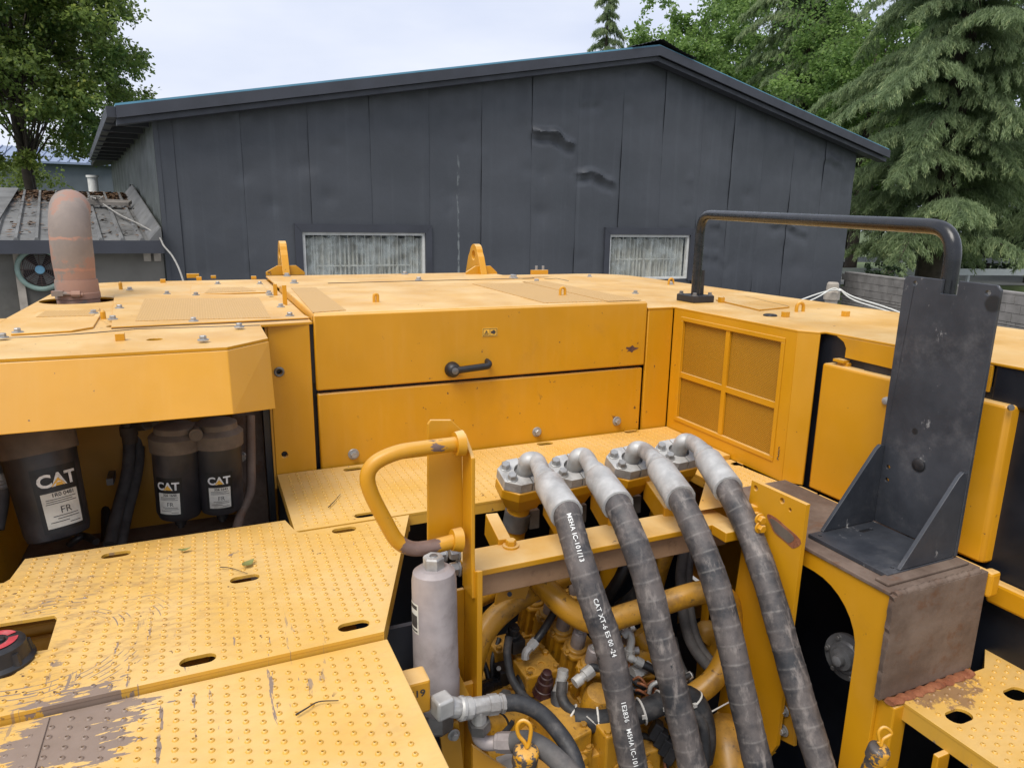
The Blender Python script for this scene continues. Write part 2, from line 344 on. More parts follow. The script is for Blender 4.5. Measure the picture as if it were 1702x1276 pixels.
class MB:
    def __init__(s): s.v = []; s.f = []; s.along = None
    def add(s, vs, fs):
        o = len(s.v); s.v += [tuple(x) for x in vs]; s.f += [tuple(i+o for i in f) for f in fs]; return s
    def box(s, x0, x1, y0, y1, z0, z1):
        return s.add([(x, y, z) for z in (z0, z1) for y in (y0, y1) for x in (x0, x1)], [(0, 2, 3, 1), (4, 5, 7, 6), (0, 1, 5, 4), (2, 6, 7, 3), (0, 4, 6, 2), (1, 3, 7, 5)])
    def obox(s, c, ax, ay, az):
        c = Vector(c); return s.add([c+ax*i+ay*j+az*k for k in (-1, 1) for j in (-1, 1) for i in (-1, 1)], [(0, 2, 3, 1), (4, 5, 7, 6), (0, 1, 5, 4), (2, 6, 7, 3), (0, 4, 6, 2), (1, 3, 7, 5)])
    def prism(s, poly, ext):
        n = len(poly); poly = [Vector(p) for p in poly]; ext = Vector(ext)
        nrm = Vector((0, 0, 0))
        for i in range(n): nrm += poly[i].cross(poly[(i+1) % n])
        if nrm.dot(ext) > 0: poly = poly[::-1]
        return s.add(poly+[p+ext for p in poly], [tuple(range(n)), tuple(range(2*n-1, n-1, -1))] + [(i, i+n, (i+1) % n+n, (i+1) % n) for i in range(n)])
    def plate(s, outer, holes, fn, t):
        """outer/holes are 2D loops, fn(u,v,w) maps to 3D with w in 0..t"""
        loops = [outer]+list(holes); flat = [p for l in loops for p in l]; n = len(flat)
        tris = tessellate_polygon([[Vector((a, b, 0)) for a, b in l] for l in loops])
        fs = []
        for a, b, c in tris:
            A, B, C = flat[a], flat[b], flat[c]
            if (B[0]-A[0])*(C[1]-A[1])-(B[1]-A[1])*(C[0]-A[0]) < 0: b, c = c, b
            fs.append((a+n, b+n, c+n)); fs.append((c, b, a))
        o = 0
        for li, l in enumerate(loops):
            m = len(l); ar = sum(l[i][0]*l[(i+1) % m][1]-l[(i+1) % m][0]*l[i][1] for i in range(m))
            fl = (ar > 0) == (li == 0)
            for i in range(m):
                a, b = o+i, o+(i+1) % m
                fs.append((a, b, b+n, a+n) if fl else (b, a, a+n, b+n))
            o += m
        return s.add([fn(u, v, 0) for u, v in flat]+[fn(u, v, t) for u, v in flat], fs)
    def tube(s, pts, r, seg=12, caps=True, up=None):
        pts = [Vector(p) for p in pts]; T, N, B = frames(pts, up); R = r if isinstance(r, (list, tuple)) else [r]*len(pts)
        vs = []; al = [0.0]
        for i in range(1, len(pts)): al.append(al[-1]+(pts[i]-pts[i-1]).length)
        for p, n, b, q in zip(pts, N, B, R):
            for k in range(seg):
                a = 2*math.pi*k/seg; vs.append(p+n*(q*math.cos(a))+b*(q*math.sin(a)))
        fs = []
        for i in range(len(pts)-1):
            for k in range(seg):
                k2 = (k+1) % seg; fs.append((i*seg+k, i*seg+k2, (i+1)*seg+k2, (i+1)*seg+k))
        if caps: fs.append(tuple(range(seg))[::-1]); m = (len(pts)-1)*seg; fs.append(tuple(m+k for k in range(seg)))
        if s.along is None: s.along = []
        s.along += [a for a in al for _ in range(seg)]
        return s.add(vs, fs)
    def cyl(s, a, b, r0, r1=None, seg=20): return s.tube([a, b], [r0, r0 if r1 is None else r1], seg)
    def lathe(s, o, d, prof, seg=20, start=0.0):
        """prof: (distance along d, radius) pairs"""
        o = Vector(o); d = Vector(d).normalized(); u, w = perp(d); vs = []; fs = []
        for h, r in prof:
            for k in range(seg):
                a = 2*math.pi*k/seg+start; vs.append(o+d*h+u*(r*math.cos(a))+w*(r*math.sin(a)))
        for i in range(len(prof)-1):
            for k in range(seg):
                k2 = (k+1) % seg; fs.append((i*seg+k, i*seg+k2, (i+1)*seg+k2, (i+1)*seg+k))
        m = (len(prof)-1)*seg; fs.append(tuple(range(seg))[::-1]); fs.append(tuple(m+k for k in range(seg)))
        s.along = None
        return s.add(vs, fs)
    def mesh(s, name):
        me = bpy.data.meshes.new(name); me.from_pydata(s.v, [], s.f); return me
def finish(me, mat, ang=32):
    me.materials.append(M[mat] if isinstance(mat, str) else mat)
    if ang:
        me.polygons.foreach_set('use_smooth', [True]*len(me.polygons)); me.set_sharp_from_angle(angle=rad(ang))
    return me
ROOTLOC = {}
def link(name, me, parent=None, loc=None, rot=None, label=None, kind=None, bevel=0):
    o = bpy.data.objects.new(name, me); COL.objects.link(o)
    if loc is not None: o.location = loc
    if rot is not None: o.rotation_euler = rot
    if parent is not None:
        o.parent = parent
        p = parent
        while p.parent is not None: p = p.parent
        if parent.name in ROOTLOC: o.matrix_parent_inverse = Matrix.Translation(-ROOTLOC[parent.name])
    if label: o['label'] = label
    if kind: o['kind'] = kind
    if bevel:
        b = o.modifiers.new('bevel', 'BEVEL'); b.width = bevel; b.segments = 2; b.limit_method = 'ANGLE'; b.angle_limit = rad(40)
    return o
def part(name, mb, mat, parent, ang=32, bevel=0, label=None, kind=None):
    me = finish(mb.mesh(name), mat, ang)
    return link(name, me, parent, label=label, kind=kind, bevel=bevel)
def thing(name, label, cat, loc, group=None):
    o = bpy.data.objects.new(name, None); COL.objects.link(o); o.location = loc; o.empty_display_size = .1
    ROOTLOC[o.name] = Vector(loc); o['label'] = label; o['category'] = cat
    if group: o['group'] = group
    return o
def single(name, mb, mat, label, cat, group=None, ang=32, bevel=0):
    o = part(name, mb, mat, None, ang, bevel); o['label'] = label; o['category'] = cat
    if group: o['group'] = group
    return o
def struct(name, mb, mat, parent=None, ang=0):
    return part(name, mb, mat, parent, ang, kind='structure' if parent is None else None)
def inst(name, me, parent, loc, d=None, spin=0, scale=1.0):
    """shared-mesh piece; local +Z is turned to d. parent must sit at the world origin."""
    o = bpy.data.objects.new(name, me); COL.objects.link(o)
    q = Vector((0, 0, 1)).rotation_difference(Vector(d).normalized()) if d is not None else Matrix.Identity(3).to_quaternion()
    m = Matrix.Translation(Vector(loc)) @ q.to_matrix().to_4x4() @ Matrix.Rotation(spin, 4, 'Z') @ Matrix.Scale(scale, 4)
    o.parent = parent
    if parent is not None and parent.name in ROOTLOC: o.matrix_parent_inverse = Matrix.Translation(-ROOTLOC[parent.name])
    o.matrix_basis = m
    return o
_fonts = {}
def text_mesh(txt, size, offset=0.0, space=1.0):
    """flat text outline as (verts, faces), centred on x, baseline y=0"""
    cu = bpy.data.curves.new('t', 'FONT'); cu.body = txt; cu.size = size; cu.offset = offset; cu.space_character = space; cu.resolution_u = 3
    o = bpy.data.objects.new('t', cu); COL.objects.link(o); bpy.context.view_layer.update()
    me = bpy.data.meshes.new_from_object(o.evaluated_get(bpy.context.evaluated_depsgraph_get()))
    vs = [v.co.copy() for v in me.vertices]; fs = [tuple(p.vertices) for p in me.polygons]
    bpy.data.objects.remove(o); bpy.data.curves.remove(cu); bpy.data.meshes.remove(me)
    return vs, fs
def slot(c, lx, ly, n=8):
    """rounded slot, counter-clockwise loop"""
    r = ly/2; h = lx/2-r; out = []
    for k in range(n+1):
        a = -math.pi/2+math.pi*k/n; out.append((c[0]+h+r*math.cos(a), c[1]+r*math.sin(a)))
    for k in range(n+1):
        a = math.pi/2+math.pi*k/n; out.append((c[0]-h+r*math.cos(a), c[1]+r*math.sin(a)))
    return out
def circ(c, r, n=16): return [(c[0]+r*math.cos(2*math.pi*k/n), c[1]+r*math.sin(2*math.pi*k/n)) for k in range(n)]
XY = lambda z: (lambda u, v, w: (u, v, z+w))
def bolt_mesh(name, rh, h, rw, hw, mat, stem=0):
    m = MB(); m.lathe((0, 0, 0), (0, 0, 1), [(0, rw), (hw*.75, rw), (hw, rw*.93)], 20)
    m.lathe((0, 0, hw), (0, 0, 1), [(0, rh), (h*.85, rh), (h, rh*.86)], 6)
    return finish(m.mesh(name), mat, 25)
BOLT = bolt_mesh('bolt', .0085, .009, .0135, .003, 'bolt')
BOLT_BIG = bolt_mesh('bolt_big', .0125, .014, .0155, .003, 'bolt')
BOLT_YEL = bolt_mesh('bolt_yellow', .0085, .009, .012, .003, 'yellow')
BOLT_DK = bolt_mesh('bolt_dark', .0085, .009, .012, .003, 'zinc_dark')
def dimples(name, parent, pts, z, r=.0062, h=.0032, mat='deck', pierced=True):
    n = 8; prof = [(r, 0), (r*.72, h*.8), (r*.45, h)] + ([(r*.36, h*.5)] if pierced else [(r*.01, h)])
    base = np.array([(q*math.cos(2*math.pi*k/n), q*math.sin(2*math.pi*k/n), hh) for q, hh in prof for k in range(n)])
    nf = []
    for i in range(len(prof)-1):
        for k in range(n): nf.append((i*n+k, i*n+(k+1) % n, (i+1)*n+(k+1) % n, (i+1)*n+k))
    m = (len(prof)-1)*n; nf.append(tuple(m+k for k in range(n)))
    vs = []; fs = []
    for i, (x, y) in enumerate(pts):
        o = len(vs); vs += [(a+x, b+y, c+z) for a, b, c in base]; fs += [tuple(j+o for j in f) for f in nf]
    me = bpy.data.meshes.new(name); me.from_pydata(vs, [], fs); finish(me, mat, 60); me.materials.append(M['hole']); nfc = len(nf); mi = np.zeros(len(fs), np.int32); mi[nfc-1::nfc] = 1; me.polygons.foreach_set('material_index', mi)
    return link(name, me, parent, kind='stuff')
def inside(p, poly):
    x, y = p; c = False; n = len(poly)
    for i in range(n):
        x1, y1 = poly[i]; x2, y2 = poly[(i+1) % n]
        if (y1 > y) != (y2 > y) and x < (x2-x1)*(y-y1)/(y2-y1)+x1: c = not c
    return c
def edge_dist(p, poly):
    best = 9; n = len(poly)
    for i in range(n):
        ax, ay = poly[i]; bx, by = poly[(i+1) % n]; dx, dy = bx-ax, by-ay; L2 = dx*dx+dy*dy or 1e-9
        t = max(0, min(1, ((p[0]-ax)*dx+(p[1]-ay)*dy)/L2)); best = min(best, math.hypot(p[0]-ax-t*dx, p[1]-ay-t*dy))
    return best

# ================================================================ SETTING
g = MB(); g.add([(-400, -400, GROUND), (400, -400, GROUND), (400, 900, GROUND), (-400, 900, GROUND)], [(0, 1, 2, 3)]); struct('ground', g, 'grass')
g = MB(); g.add([(-12, -14, GROUND+.004), (17.6, -14, GROUND+.004), (17.6, 30, GROUND+.004), (-12, 30, GROUND+.004)], [(0, 1, 2, 3)]); struct('yard', g, 'yard')
def rowdir(pa, pb, z): a = pz(*pa, z); b = pz(*pb, z); return a, b
ZR = -2.3                       # the road runs on a low bank beyond the wall
RD = V(.96, -.28, 0); RN = V(.28, .96, 0)
rc = at(1450, 455, 30); rc = V(rc.x, rc.y, 0)
def strip(o, d, n, a, b, w0, w1, z, mb): return mb.add([(o+d*a+n*w0)+V(0, 0, z), (o+d*b+n*w0)+V(0, 0, z), (o+d*b+n*w1)+V(0, 0, z), (o+d*a+n*w1)+V(0, 0, z)], [(0, 1, 2, 3)])
g = MB(); g.prism([rc-RD*10-RN*3.4+V(0, 0, GROUND-.05), rc+RD*60-RN*3.4+V(0, 0, GROUND-.05), rc+RD*60-RN*2.2+V(0, 0, ZR-.01), rc-RD*10-RN*2.2+V(0, 0, ZR-.01)], RN*.01)
g.prism([rc-RD*10-RN*2.2+V(0, 0, GROUND-.05), rc+RD*60-RN*2.2+V(0, 0, GROUND-.05), rc+RD*60+RN*9+V(0, 0, GROUND-.05), rc-RD*10+RN*9+V(0, 0, GROUND-.05)], V(0, 0, ZR-GROUND+.04)); struct('road_bank', g, 'grass')
g = MB(); strip(rc, RD, RN, -10, 60, -1.6, 6, ZR, g); struct('road', g, 'road')

# ---------------------------------------------------------------- workshop building
YW = 15.0
sxs = [268, 297, 407, 517, 618, 714, 800, 882, 957, 1029, 1096, 1159, 1211, 1262, 1312, 1364, 1415]
SX = [py(x, 330, YW).x for x in sxs]
apexf = py(1095, 76, YW-.45); lf = py(185, 175, YW-.45); rf = py(1478, 250, YW-.45)
def rooftop(x):
    if x < apexf.x: return lf.z+(apexf.z-lf.z)*(x-lf.x)/(apexf.x-lf.x)
    return apexf.z+(rf.z-apexf.z)*(x-apexf.x)/(rf.x-apexf.x)
def wall_top(x): return rooftop(x)-.16
building = thing('workshop_building', 'dark slate painted workshop with long gabled roof and two white framed windows', 'building', ((SX[0]+SX[-1])/2, YW, GROUND))
wins = [(py(502, 386, YW), py(706, 388, YW), -1.55), (py(1013, 390, YW), py(1146, 391, YW), -1.40)]
wrect = [(a.x, b.x, zb, a.z) for a, b, zb in wins]
creases = [((918, 226), 44, .16, .30), ((990, 293), 42, .11, .2), ((1385, 268), 30, .05, .12), ((1310, 377), 60, .06, .3), ((1190, 375), 20, .05, .4), ((1185, 428), 40, .04, .15)]
crs = [(py(p[0], p[1], YW), w/75.0, a, h) for p, w, a, h in creases]
dents = [(RNG.uniform(SX[1], SX[-1]), RNG.uniform(-1.2, 3.2), RNG.uniform(.08, .22), RNG.uniform(-.03, .02)) for _ in range(90)]
def relief(x, z, i):
    d = 0.0
    for (c, w, a, h) in crs:
        if abs(x-c.x) < w*1.1:
            u = (x-c.x)/w; zz = z-(c.z - .24*u*w - .13*u*u + .03*math.sin(u*6+c.x)); k = max(0, 1-u*u)**.5*(.8+.3*math.sin(u*9))
            d += a*k*(max(0, 1-abs(zz-.05)/(.05 if zz < .05 else .13)) - .55*max(0, 1-abs(zz+.13)/.13))
    for (cx, cz, r, a) in dents:
        if abs(x-cx) < r*3 and abs(z-cz) < r*3: d += a*math.exp(-((x-cx)**2+(z-cz)**2)/(r*r))
    return d
for i in range(len(SX)-1):
    x0, x1 = SX[i]+.002, SX[i+1]-.002
    nx = 12 if i else 4
    xs = [x0, x0+.012]+[x0+.012+(x1-x0-.024)*k/nx for k in range(1, nx)]+[x1-.012, x1]
    zmin = GROUND; rects = [w for w in wrect if w[0]-.02 < x1 and w[1]+.02 > x0]
    segs = []      # split panel around a window opening
    cuts = sorted({x0, x1, *[max(x0, min(x1, w[0])) for w in rects], *[max(x0, min(x1, w[1])) for w in rects]})
    for a, b in zip(cuts[:-1], cuts[1:]):
        if b-a < .003: continue
        inw = [w for w in rects if w[0]-.001 <= a and b <= w[1]+.001]
        if inw: segs.append((a, b, zmin, inw[0][2])); segs.append((a, b, inw[0][3], None))
        else: segs.append((a, b, zmin, None))
    mb = MB()
    for a, b, z0, z1 in segs:
        n = max(2, int((b-a)/.07)); zs_n = (190 if any(a-.1 < q[0].x < b+.1 for q in crs[:2]) else 64) if z1 is None else 6
        cols = []
        vs = []; fs = []
        for k in range(n+1):
            x = a+(b-a)*k/n; top = wall_top(x) if z1 is None else z1
            for j in range(zs_n+1):
                t = j/zs_n; z = z0+(top-z0)*(t**.75 if z1 is None and z0 == zmin else t)
                e = min(abs(x-x0), abs(x-x1)); y = YW+(.007*max(0, 1-e/.04) if i else 0.0)
                y += .012*math.sin(x*1.7+z*.8+i*2.1) - relief(x, z, i) + .006*math.sin(z*5+i)
                vs.append((x, y, z))
        for k in range(n):
            for j in range(zs_n):
                q = k*(zs_n+1)+j; fs.append((q, q+zs_n+1, q+zs_n+2, q+1))
        mb.add(vs, fs)
    part('wall_panel', mb, 'wall', building, 50)
mb = MB()
for (x0, x1, z0, z1) in wrect: pass
cuts = [SX[0]]+[c for w in wrect for c in (w[0], w[1])]+[SX[-1]]
bk = lambda a, b, z0, z1: mb.prism([(a, YW+.10, z0), (b, YW+.10, z0), (b, YW+.10, z1(b)), (a, YW+.10, z1(a))] if z1 else [], V(0, .15, 0))
edges = sorted(cuts+[apexf.x])
for a, b in zip(edges[:-1], edges[1:]):
    w = [q for q in wrect if q[0]-.01 < (a+b)/2 < q[1]+.01]
    if w:
        bk(a, b, GROUND, lambda x, z=w[0][2]: z); bk(a, b, w[0][3], wall_top)
    else: bk(a, b, GROUND, wall_top)
part('wall_core', mb, 'trim', building, 0)
# windows
for wi, (x0, x1, z0, z1) in enumerate(wrect):
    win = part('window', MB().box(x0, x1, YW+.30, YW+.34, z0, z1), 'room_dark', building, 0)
    fr = MB(); tw = .055
    for q in ((x0, x1, z1-tw, z1), (x0, x1, z0, z0+tw), (x0, x0+tw, z0+tw, z1-tw), (x1-tw, x1, z0+tw, z1-tw)): fr.box(q[0], q[1], YW-.005, YW+.09, q[2], q[3])
    part('window_frame', fr, 'white_frame', win, 0)
    sur = MB(); s = .15
    zt = z1+.17
    sur.prism([(x0-s, YW-.06, zt), (x1+s, YW-.06, zt), (x1+.002, YW-.06, z1+.002), (x0-.002, YW-.06, z1+.002)], V(0, .09, 0))
    sur.prism([(x0-s, YW-.06, z0-.05), (x0-s, YW-.06, zt-.004), (x0-.004, YW-.06, z1), (x0-.004, YW-.06, z0-.05)], V(0, .085, 0)); sur.prism([(x1+s, YW-.06, z0-.05), (x1+s, YW-.06, zt-.004), (x1+.004, YW-.06, z1), (x1+.004, YW-.06, z0-.05)], V(0, .085, 0))
    part('window_surround', sur, 'trim', win, 0)
    part('pane', MB().box(x0+tw, x1-tw, YW+.03, YW+.038, z0+tw, z1-tw), 'glass', win, 0)
    # curtain folds behind the glass
    cu = MB(); n = 220; vs = []; fs = []
    for k in range(n+1):
        u = k/n; x = x0+.04+(x1-x0-.08)*u; y = YW+.17+.05*math.sin(u*(150 if wi == 0 else 110)+2*math.sin(u*17))+.02*math.sin(u*31)
        vs += [(x, y, z0), (x, y, z1-.10-.02*math.sin(u*40))]
    fs = [(2*k, 2*k+2, 2*k+3, 2*k+1) for k in range(n)]; cu.add(vs, fs); part('curtain', cu, 'curtain', win, 60)
    bar = MB(); nb = 14 if wi == 0 else 11
    for k in range(1, nb): x = x0+tw+(x1-x0-2*tw)*k/nb; bar.box(x-.008, x+.008, YW+.095, YW+.11, z0+tw, z1-tw)
    bar.box(x0+.3, x1-.3, YW+.115, YW+.13, z0+(z1-z0)*.44, z0+(z1-z0)*.44+.03); part('security_bars', bar, 'curtain', win, 0)
# roof, fascia
dep = 16.0; sk = -.138
def roof_slab(a, b, mat, name, t0, t1, y0, y1, ang=0):
    mb = MB(); mb.prism([(a.x, 0, a.z+t0), (b.x, 0, b.z+t0), (b.x, 0, b.z+t1), (a.x, 0, a.z+t1)], V(0, 1, 0))
    vs = []
    for (x, y, z) in mb.v: yy = y0 if y < .5 else y1; vs.append((x+sk*(yy-YW), yy, z))
    mb.v = vs; return part(name, mb, mat, building, ang)
AP = V(apexf.x, 0, apexf.z); LF = V(lf.x, 0, lf.z); RF = V(rf.x, 0, rf.z)
for a, b in ((LF, AP), (AP, RF)):
    roof_slab(a, b, 'roof_blue', 'roof_sheet', .005, .04, YW-.40, YW+dep)
    roof_slab(a, b, 'soffit', 'soffit', -.15, 0.0, YW-.395, YW+dep-.1)
    roof_slab(a, b, 'trim', 'fascia', -.20, .0, YW-.45, YW-.40)
    roof_slab(a, b, 'trim', 'fascia_strip', -.305, -.205, YW-.36, YW-.12)
# ridge cap with a lifted end
mb = MB(); vs = []; fs = []; n = 34
for k in range(n+1):
    u = k/n; x = AP.x-.75+1.75*u; z = rooftop(x)+.06+(.018 if k % 2 else 0)+.07*max(0, 1-abs(x-AP.x)/.6)
    for y in (YW-.5, YW+2, YW+dep): vs.append((x+sk*(y-YW), y, z))
for k in range(n):
    for j in range(2): q = k*3+j; fs.append((q, q+3, q+4, q+1))
mb.add(vs, fs); part('ridge_cap', mb, 'soffit', building, 0)
# skewed left side wall, corrugated
c0 = V(SX[0]-.004, YW-.01, 0); dirs = V(sk, 1, 0).normalized()
vs = []; fs = []; n = 120; LEN = 15
for k in range(n+1):
    p = c0+dirs*(LEN*k/n); off = .03 if (k % 10) < 2 else 0
    for z in (GROUND, lf.z+.05): vs.append((p.x-off, p.y, z))
fs = [(2*k, 2*k+1, 2*k+3, 2*k+2) for k in range(n)]
part('corner_trim', MB().box(SX[0]-.03, SX[0]+.05, YW-.02, YW+.06, GROUND, wall_top(SX[0])+.02), 'wall', building, 0)
part('side_wall', MB().add(vs, fs), 'side_wall', building, 0)
p = c0+dirs*6.2; part('vent_opening', MB().box(p.x-.06, p.x-.035, p.y-.35, p.y+.35, .25, .75), 'soffit', building, 0)
part('rear_wall', MB().box(SX[0]-2, SX[-1]-2.2, YW+LEN, YW+LEN+.15, GROUND, lf.z), 'side_wall', building, 0)
p = c0+V(SX[-1]-SX[0], 0, 0)
part('right_side_wall', MB().add([(SX[-1], YW+.02, GROUND), (SX[-1]-2.0, YW+LEN, GROUND), (SX[-1]-2.0, YW+LEN, rf.z-.05), (SX[-1], YW+.02, rf.z-.05)], [(0, 1, 2, 3)]), 'wall', building, 0)
# gutter along the left eave and rafters under the overhang
gut = MB(); e0 = V(lf.x-.02, YW-.4, lf.z-.10); e1 = e0+V(sk, 1, 0)*12.0
gut.obox((e0+e1)/2, (e1-e0)/2, V(.07, .01, 0), V(0, 0, .09)); part('gutter', gut, 'trim', building, 0)
for k in range(9):
    q = V(SX[0], YW+.6+k*1.25, 0); x = q.x+sk*(q.y-YW)
    part('rafter', MB().box(x-.75, x-.03, q.y-.05, q.y+.05, lf.z-.22, lf.z-.12), 'trim', building, 0)
dp = py(154, 300, YW+9.0); part('downpipe', MB().cyl(dp+V(0, 0, -.9), dp+V(0, 0, .08), .13, .13, 14).cyl(dp+V(0, 0, .08), dp+V(0, 0, .14), .16, .16, 14), 'white_frame', building, 30)

# ---------------------------------------------------------------- lean-to shed
ez = -.47; se = YW-.25; tz = .50; sback = YW+5.4
shed = thing('lean_to_shed', 'low concrete lean-to shed with grey ribbed metal roof and dark fascia', 'shed', (-3.5, YW+2.5, GROUND))
def rp(x, s, dz=0):            # x at the eave, s 0..1 up the slope
    y = se+(sback-se)*s; return V(x+sk*(y-se), y, ez+(tz-ez)*s+dz)
XR = SX[0]-.04; XL = -7.2
part('shed_roof', MB().prism([rp(XL, 0), rp(XR, 0), rp(XR, 1), rp(XL, 1)], V(0, 0, -.05)), 'shed_roof', shed, 0)
rx = [py(q, 398, YW).x for q in (-70, -36, -2, 32, 66, 101, 136, 171, 206, 238)]
for x in rx+[XL+.1, XL+.6, XL+1.1, XL+1.6, XL+2.1]:
    part('roof_rib', MB().prism([rp(x-.045, -.0, .002), rp(x-.02, 0, .055), rp(x+.02, 0, .055), rp(x+.045, 0, .002)], rp(x, .985)-rp(x, 0)), 'shed_roof', shed, 0)
part('loose_sheet', MB().prism([rp(XL+.2, .02, .07), rp(-3.25, .02, .07), rp(-3.0, .99, .07), rp(XL+.2, .99, .07)], V(0, 0, .015)), 'shed_roof', shed, 0)
part('wall_flashing', MB().prism([rp(XR-.22, 0, .01), rp(XR-.02, 0, .24), rp(XR+.0, 0, .24), rp(XR+.0, 0, .0)], rp(0, .99)-rp(0, 0)), 'shed_roof', shed, 0)
part('fascia', MB().box(XL, XR+.02, se-.07, se-.012, ez-.22, ez+.012), 'trim', shed, 0)
part('front_wall', MB().box(XL+.2, XR-.02, YW+.05, YW+.25, GROUND, ez-.08), 'concrete', shed, 0)
for x in (py(30, 440, YW).x, py(245, 430, YW).x, py(262, 430, YW).x):
    part('wall_stud', MB().box(x-.06, x+.06, YW+.0, YW+.048, GROUND if x < -2 else -.85, ez-.1), 'stone', shed, 0)
fc = py(67, 448, YW-.02); fr = .345
fan = part('extractor_fan', MB().cyl(fc+V(0, .2, 0), fc+V(0, .045, 0), fr*.95, fr*.95, 36), 'soffit', shed, 30)
ring = MB(); ring.tube([fc+V(math.cos(a)*fr, 0, math.sin(a)*fr) for a in [2*math.pi*k/40 for k in range(41)]], .045, 8, False); part('fan_ring', ring, 'fan_green', fan, 60)
for k in range(5):
    a = 2*math.pi*k/5+.3; bl = []
    for (r_, da) in ((.08, -.4), (.29, -.38), (.29, .30), (.08, .35)): bl.append(fc+V(math.cos(a+da)*r_, .03+.03*da, math.sin(a+da)*r_))
    part('fan_blade', MB().prism(bl, V(0, .006, 0)), 'fan_blade', fan, 0)
gd = MB()
for k in range(1, 9): r_ = .05+.033*k; gd.tube([fc+V(math.cos(a)*r_, -.035+.004*k, math.sin(a)*r_) for a in [2*math.pi*j/32 for j in range(33)]], .006, 5, False)
for k in range(8): a = 2*math.pi*k/8; gd.cyl(fc+V(math.cos(a)*.07, -.03, math.sin(a)*.07), fc+V(math.cos(a)*fr, 0, math.sin(a)*fr), .006, .006, 5)
part('fan_guard', gd, 'fan_brown', fan, 60); part('fan_hub', MB().lathe(fc+V(0, .0, 0), (0, -1, 0), [(0, .075), (.045, .075), (.055, .06)], 20), 'fan_blue', fan, 30)
# leaf litter lying in the valleys of the shed roof
mb = MB()
for _ in range(2600):
    s = 1-abs(RNG.normal(0, .13)); x = RNG.uniform(rx[2]+.1, XR-.1)
    if RNG.random() < .12: s = RNG.uniform(.05, .9)
    s = min(.985, max(.03, s)); c = rp(x, s, .02+RNG.uniform(0, .03)); a = RNG.uniform(0, 6.28); q = RNG.uniform(.03, .075)
    d1 = V(math.cos(a), math.sin(a), RNG.uniform(-.3, .3))*q; d2 = V(-math.sin(a), math.cos(a), RNG.uniform(-.2, .4))*q*.5
    mb.add([c-d1, c-d2, c+d1, c+d2], [(0, 1, 2, 3)])
o = part('leaf_litter', mb, 'litter', None, 0, kind='stuff'); o['label'] = 'brown fallen leaves gathered on the shed roof'; o['category'] = 'leaves'
single('timber_plank', MB().obox(rp(-1.55, .62, .14), V(.72, -.06, -.02), V(.03, .09, .03), V(0, 0, .035)), 'wood', 'grey weathered plank lying across the shed roof', 'plank')
rpts = smooth_path([rp(-1.6, .66, .2), rp(-1.5, .58, .24), rp(-1.42, .64, .12), rp(-1.15, .40, .09), rp(-.85, .18, .10), rp(-.66, .02, .08), rp(-.60, -.03, -.05), py(288, 428, YW-.9), py(303, 462, YW-2.0), py(330, 560, YW-4.5)], 6)
mb = MB(); mb.tube(rpts, .016, 6); kn = rp(-1.5, .62, .2)
mb.tube(smooth_path([kn+V(math.cos(k*1.3)*.16, math.sin(k*2.1)*.1, .06*math.sin(k*1.7)) for k in range(12)], 5), .013, 6)
single('rope', mb, 'rope', 'grey rope knotted round a plank and hanging off the shed roof', 'rope')
# far blue-roofed building
fb = thing('far_building', 'distant grey building with blue metal roof behind the leafy tree', 'building', (at(130, 300, 42).x, at(130, 300, 42).y, GROUND))
a = at(105, 270, 42); wd = 4.5
part('wall', MB().box(a.x-3.5, a.x+wd, a.y, a.y+8, GROUND, a.z), 'far_wall', fb, 0)
rfm = part('roof', MB().prism([(a.x-3.8, a.y-.4, a.z), (a.x+wd+.3, a.y-.4, a.z), (a.x+wd+.3, a.y+4, a.z+1.1), (a.x-3.8, a.y+4, a.z+1.1)], V(0, 0, -.12)), 'far_roof', fb, 0)
for k in range(17):
    x = a.x-3.7+k*.5; part('roof_seam', MB().prism([(x-.03, a.y-.4, a.z+.002), (x+.03, a.y-.4, a.z+.002), (x+.03, a.y-.4, a.z+.06), (x-.03, a.y-.4, a.z+.06)], V(0, 4.35, 1.09)), 'far_roof', rfm, 0)

# ---------------------------------------------------------------- block wall on the right
b0 = pz(1404, 453, -1.4); b1 = pz(1702, 490, -1.4); wdv = V(b1.x-b0.x, b1.y-b0.y, 0); wl = wdv.length; wdv.normalize(); wnv = V(-wdv.y, wdv.x, 0)
if wnv.dot(V(b0.x, b0.y, 0)) < 0: wnv = -wnv
wall = thing('block_wall', 'low grey block boundary wall with dark joints beside the workshop', 'wall', (b0.x+wdv.x*3, b0.y+wdv.y*3, GROUND))
o0 = V(b0.x, b0.y, 0); WLEN = wl+3.0
part('wall_core', MB().obox(o0+wdv*(WLEN/2)+wnv*.12+V(0, 0, (GROUND-1.42)/2), wdv*(WLEN/2), wnv*.105, V(0, 0, (-1.42-GROUND)/2)), 'mortar', wall, 0)
part('coping', MB().obox(o0+wdv*(WLEN/2)+wnv*.12+V(0, 0, -1.40), wdv*(WLEN/2), wnv*.125, V(0, 0, .03)), 'block', wall, 0, .01)
cnt = 0
def brickmesh(l, h): return finish(MB().box(-l/2, l/2, -.05, .05, -h/2, h/2).mesh('brick'), 'block', 0)
bm1, bm2 = brickmesh(.39, .19), brickmesh(.235, .062)
ang = math.atan2(wdv.y, wdv.x); z = -1.43; row = 0
while z > -2.55 and cnt < 290:
    big = row < 3; L, H = (.405, .20) if big else (.25, .077)
    s = (row % 2)*L/2-.1
    while s < WLEN-L*.5 and cnt < 295:
        c = o0+wdv*(s+L/2)+wnv*(.03+RNG.uniform(-.006, .006)); o = link('brick', bm1 if big else bm2, wall, loc=(c.x, c.y, z-H/2), rot=(0, 0, ang+RNG.uniform(-.01, .01))); cnt += 1
        s += L
    z -= H; row += 1
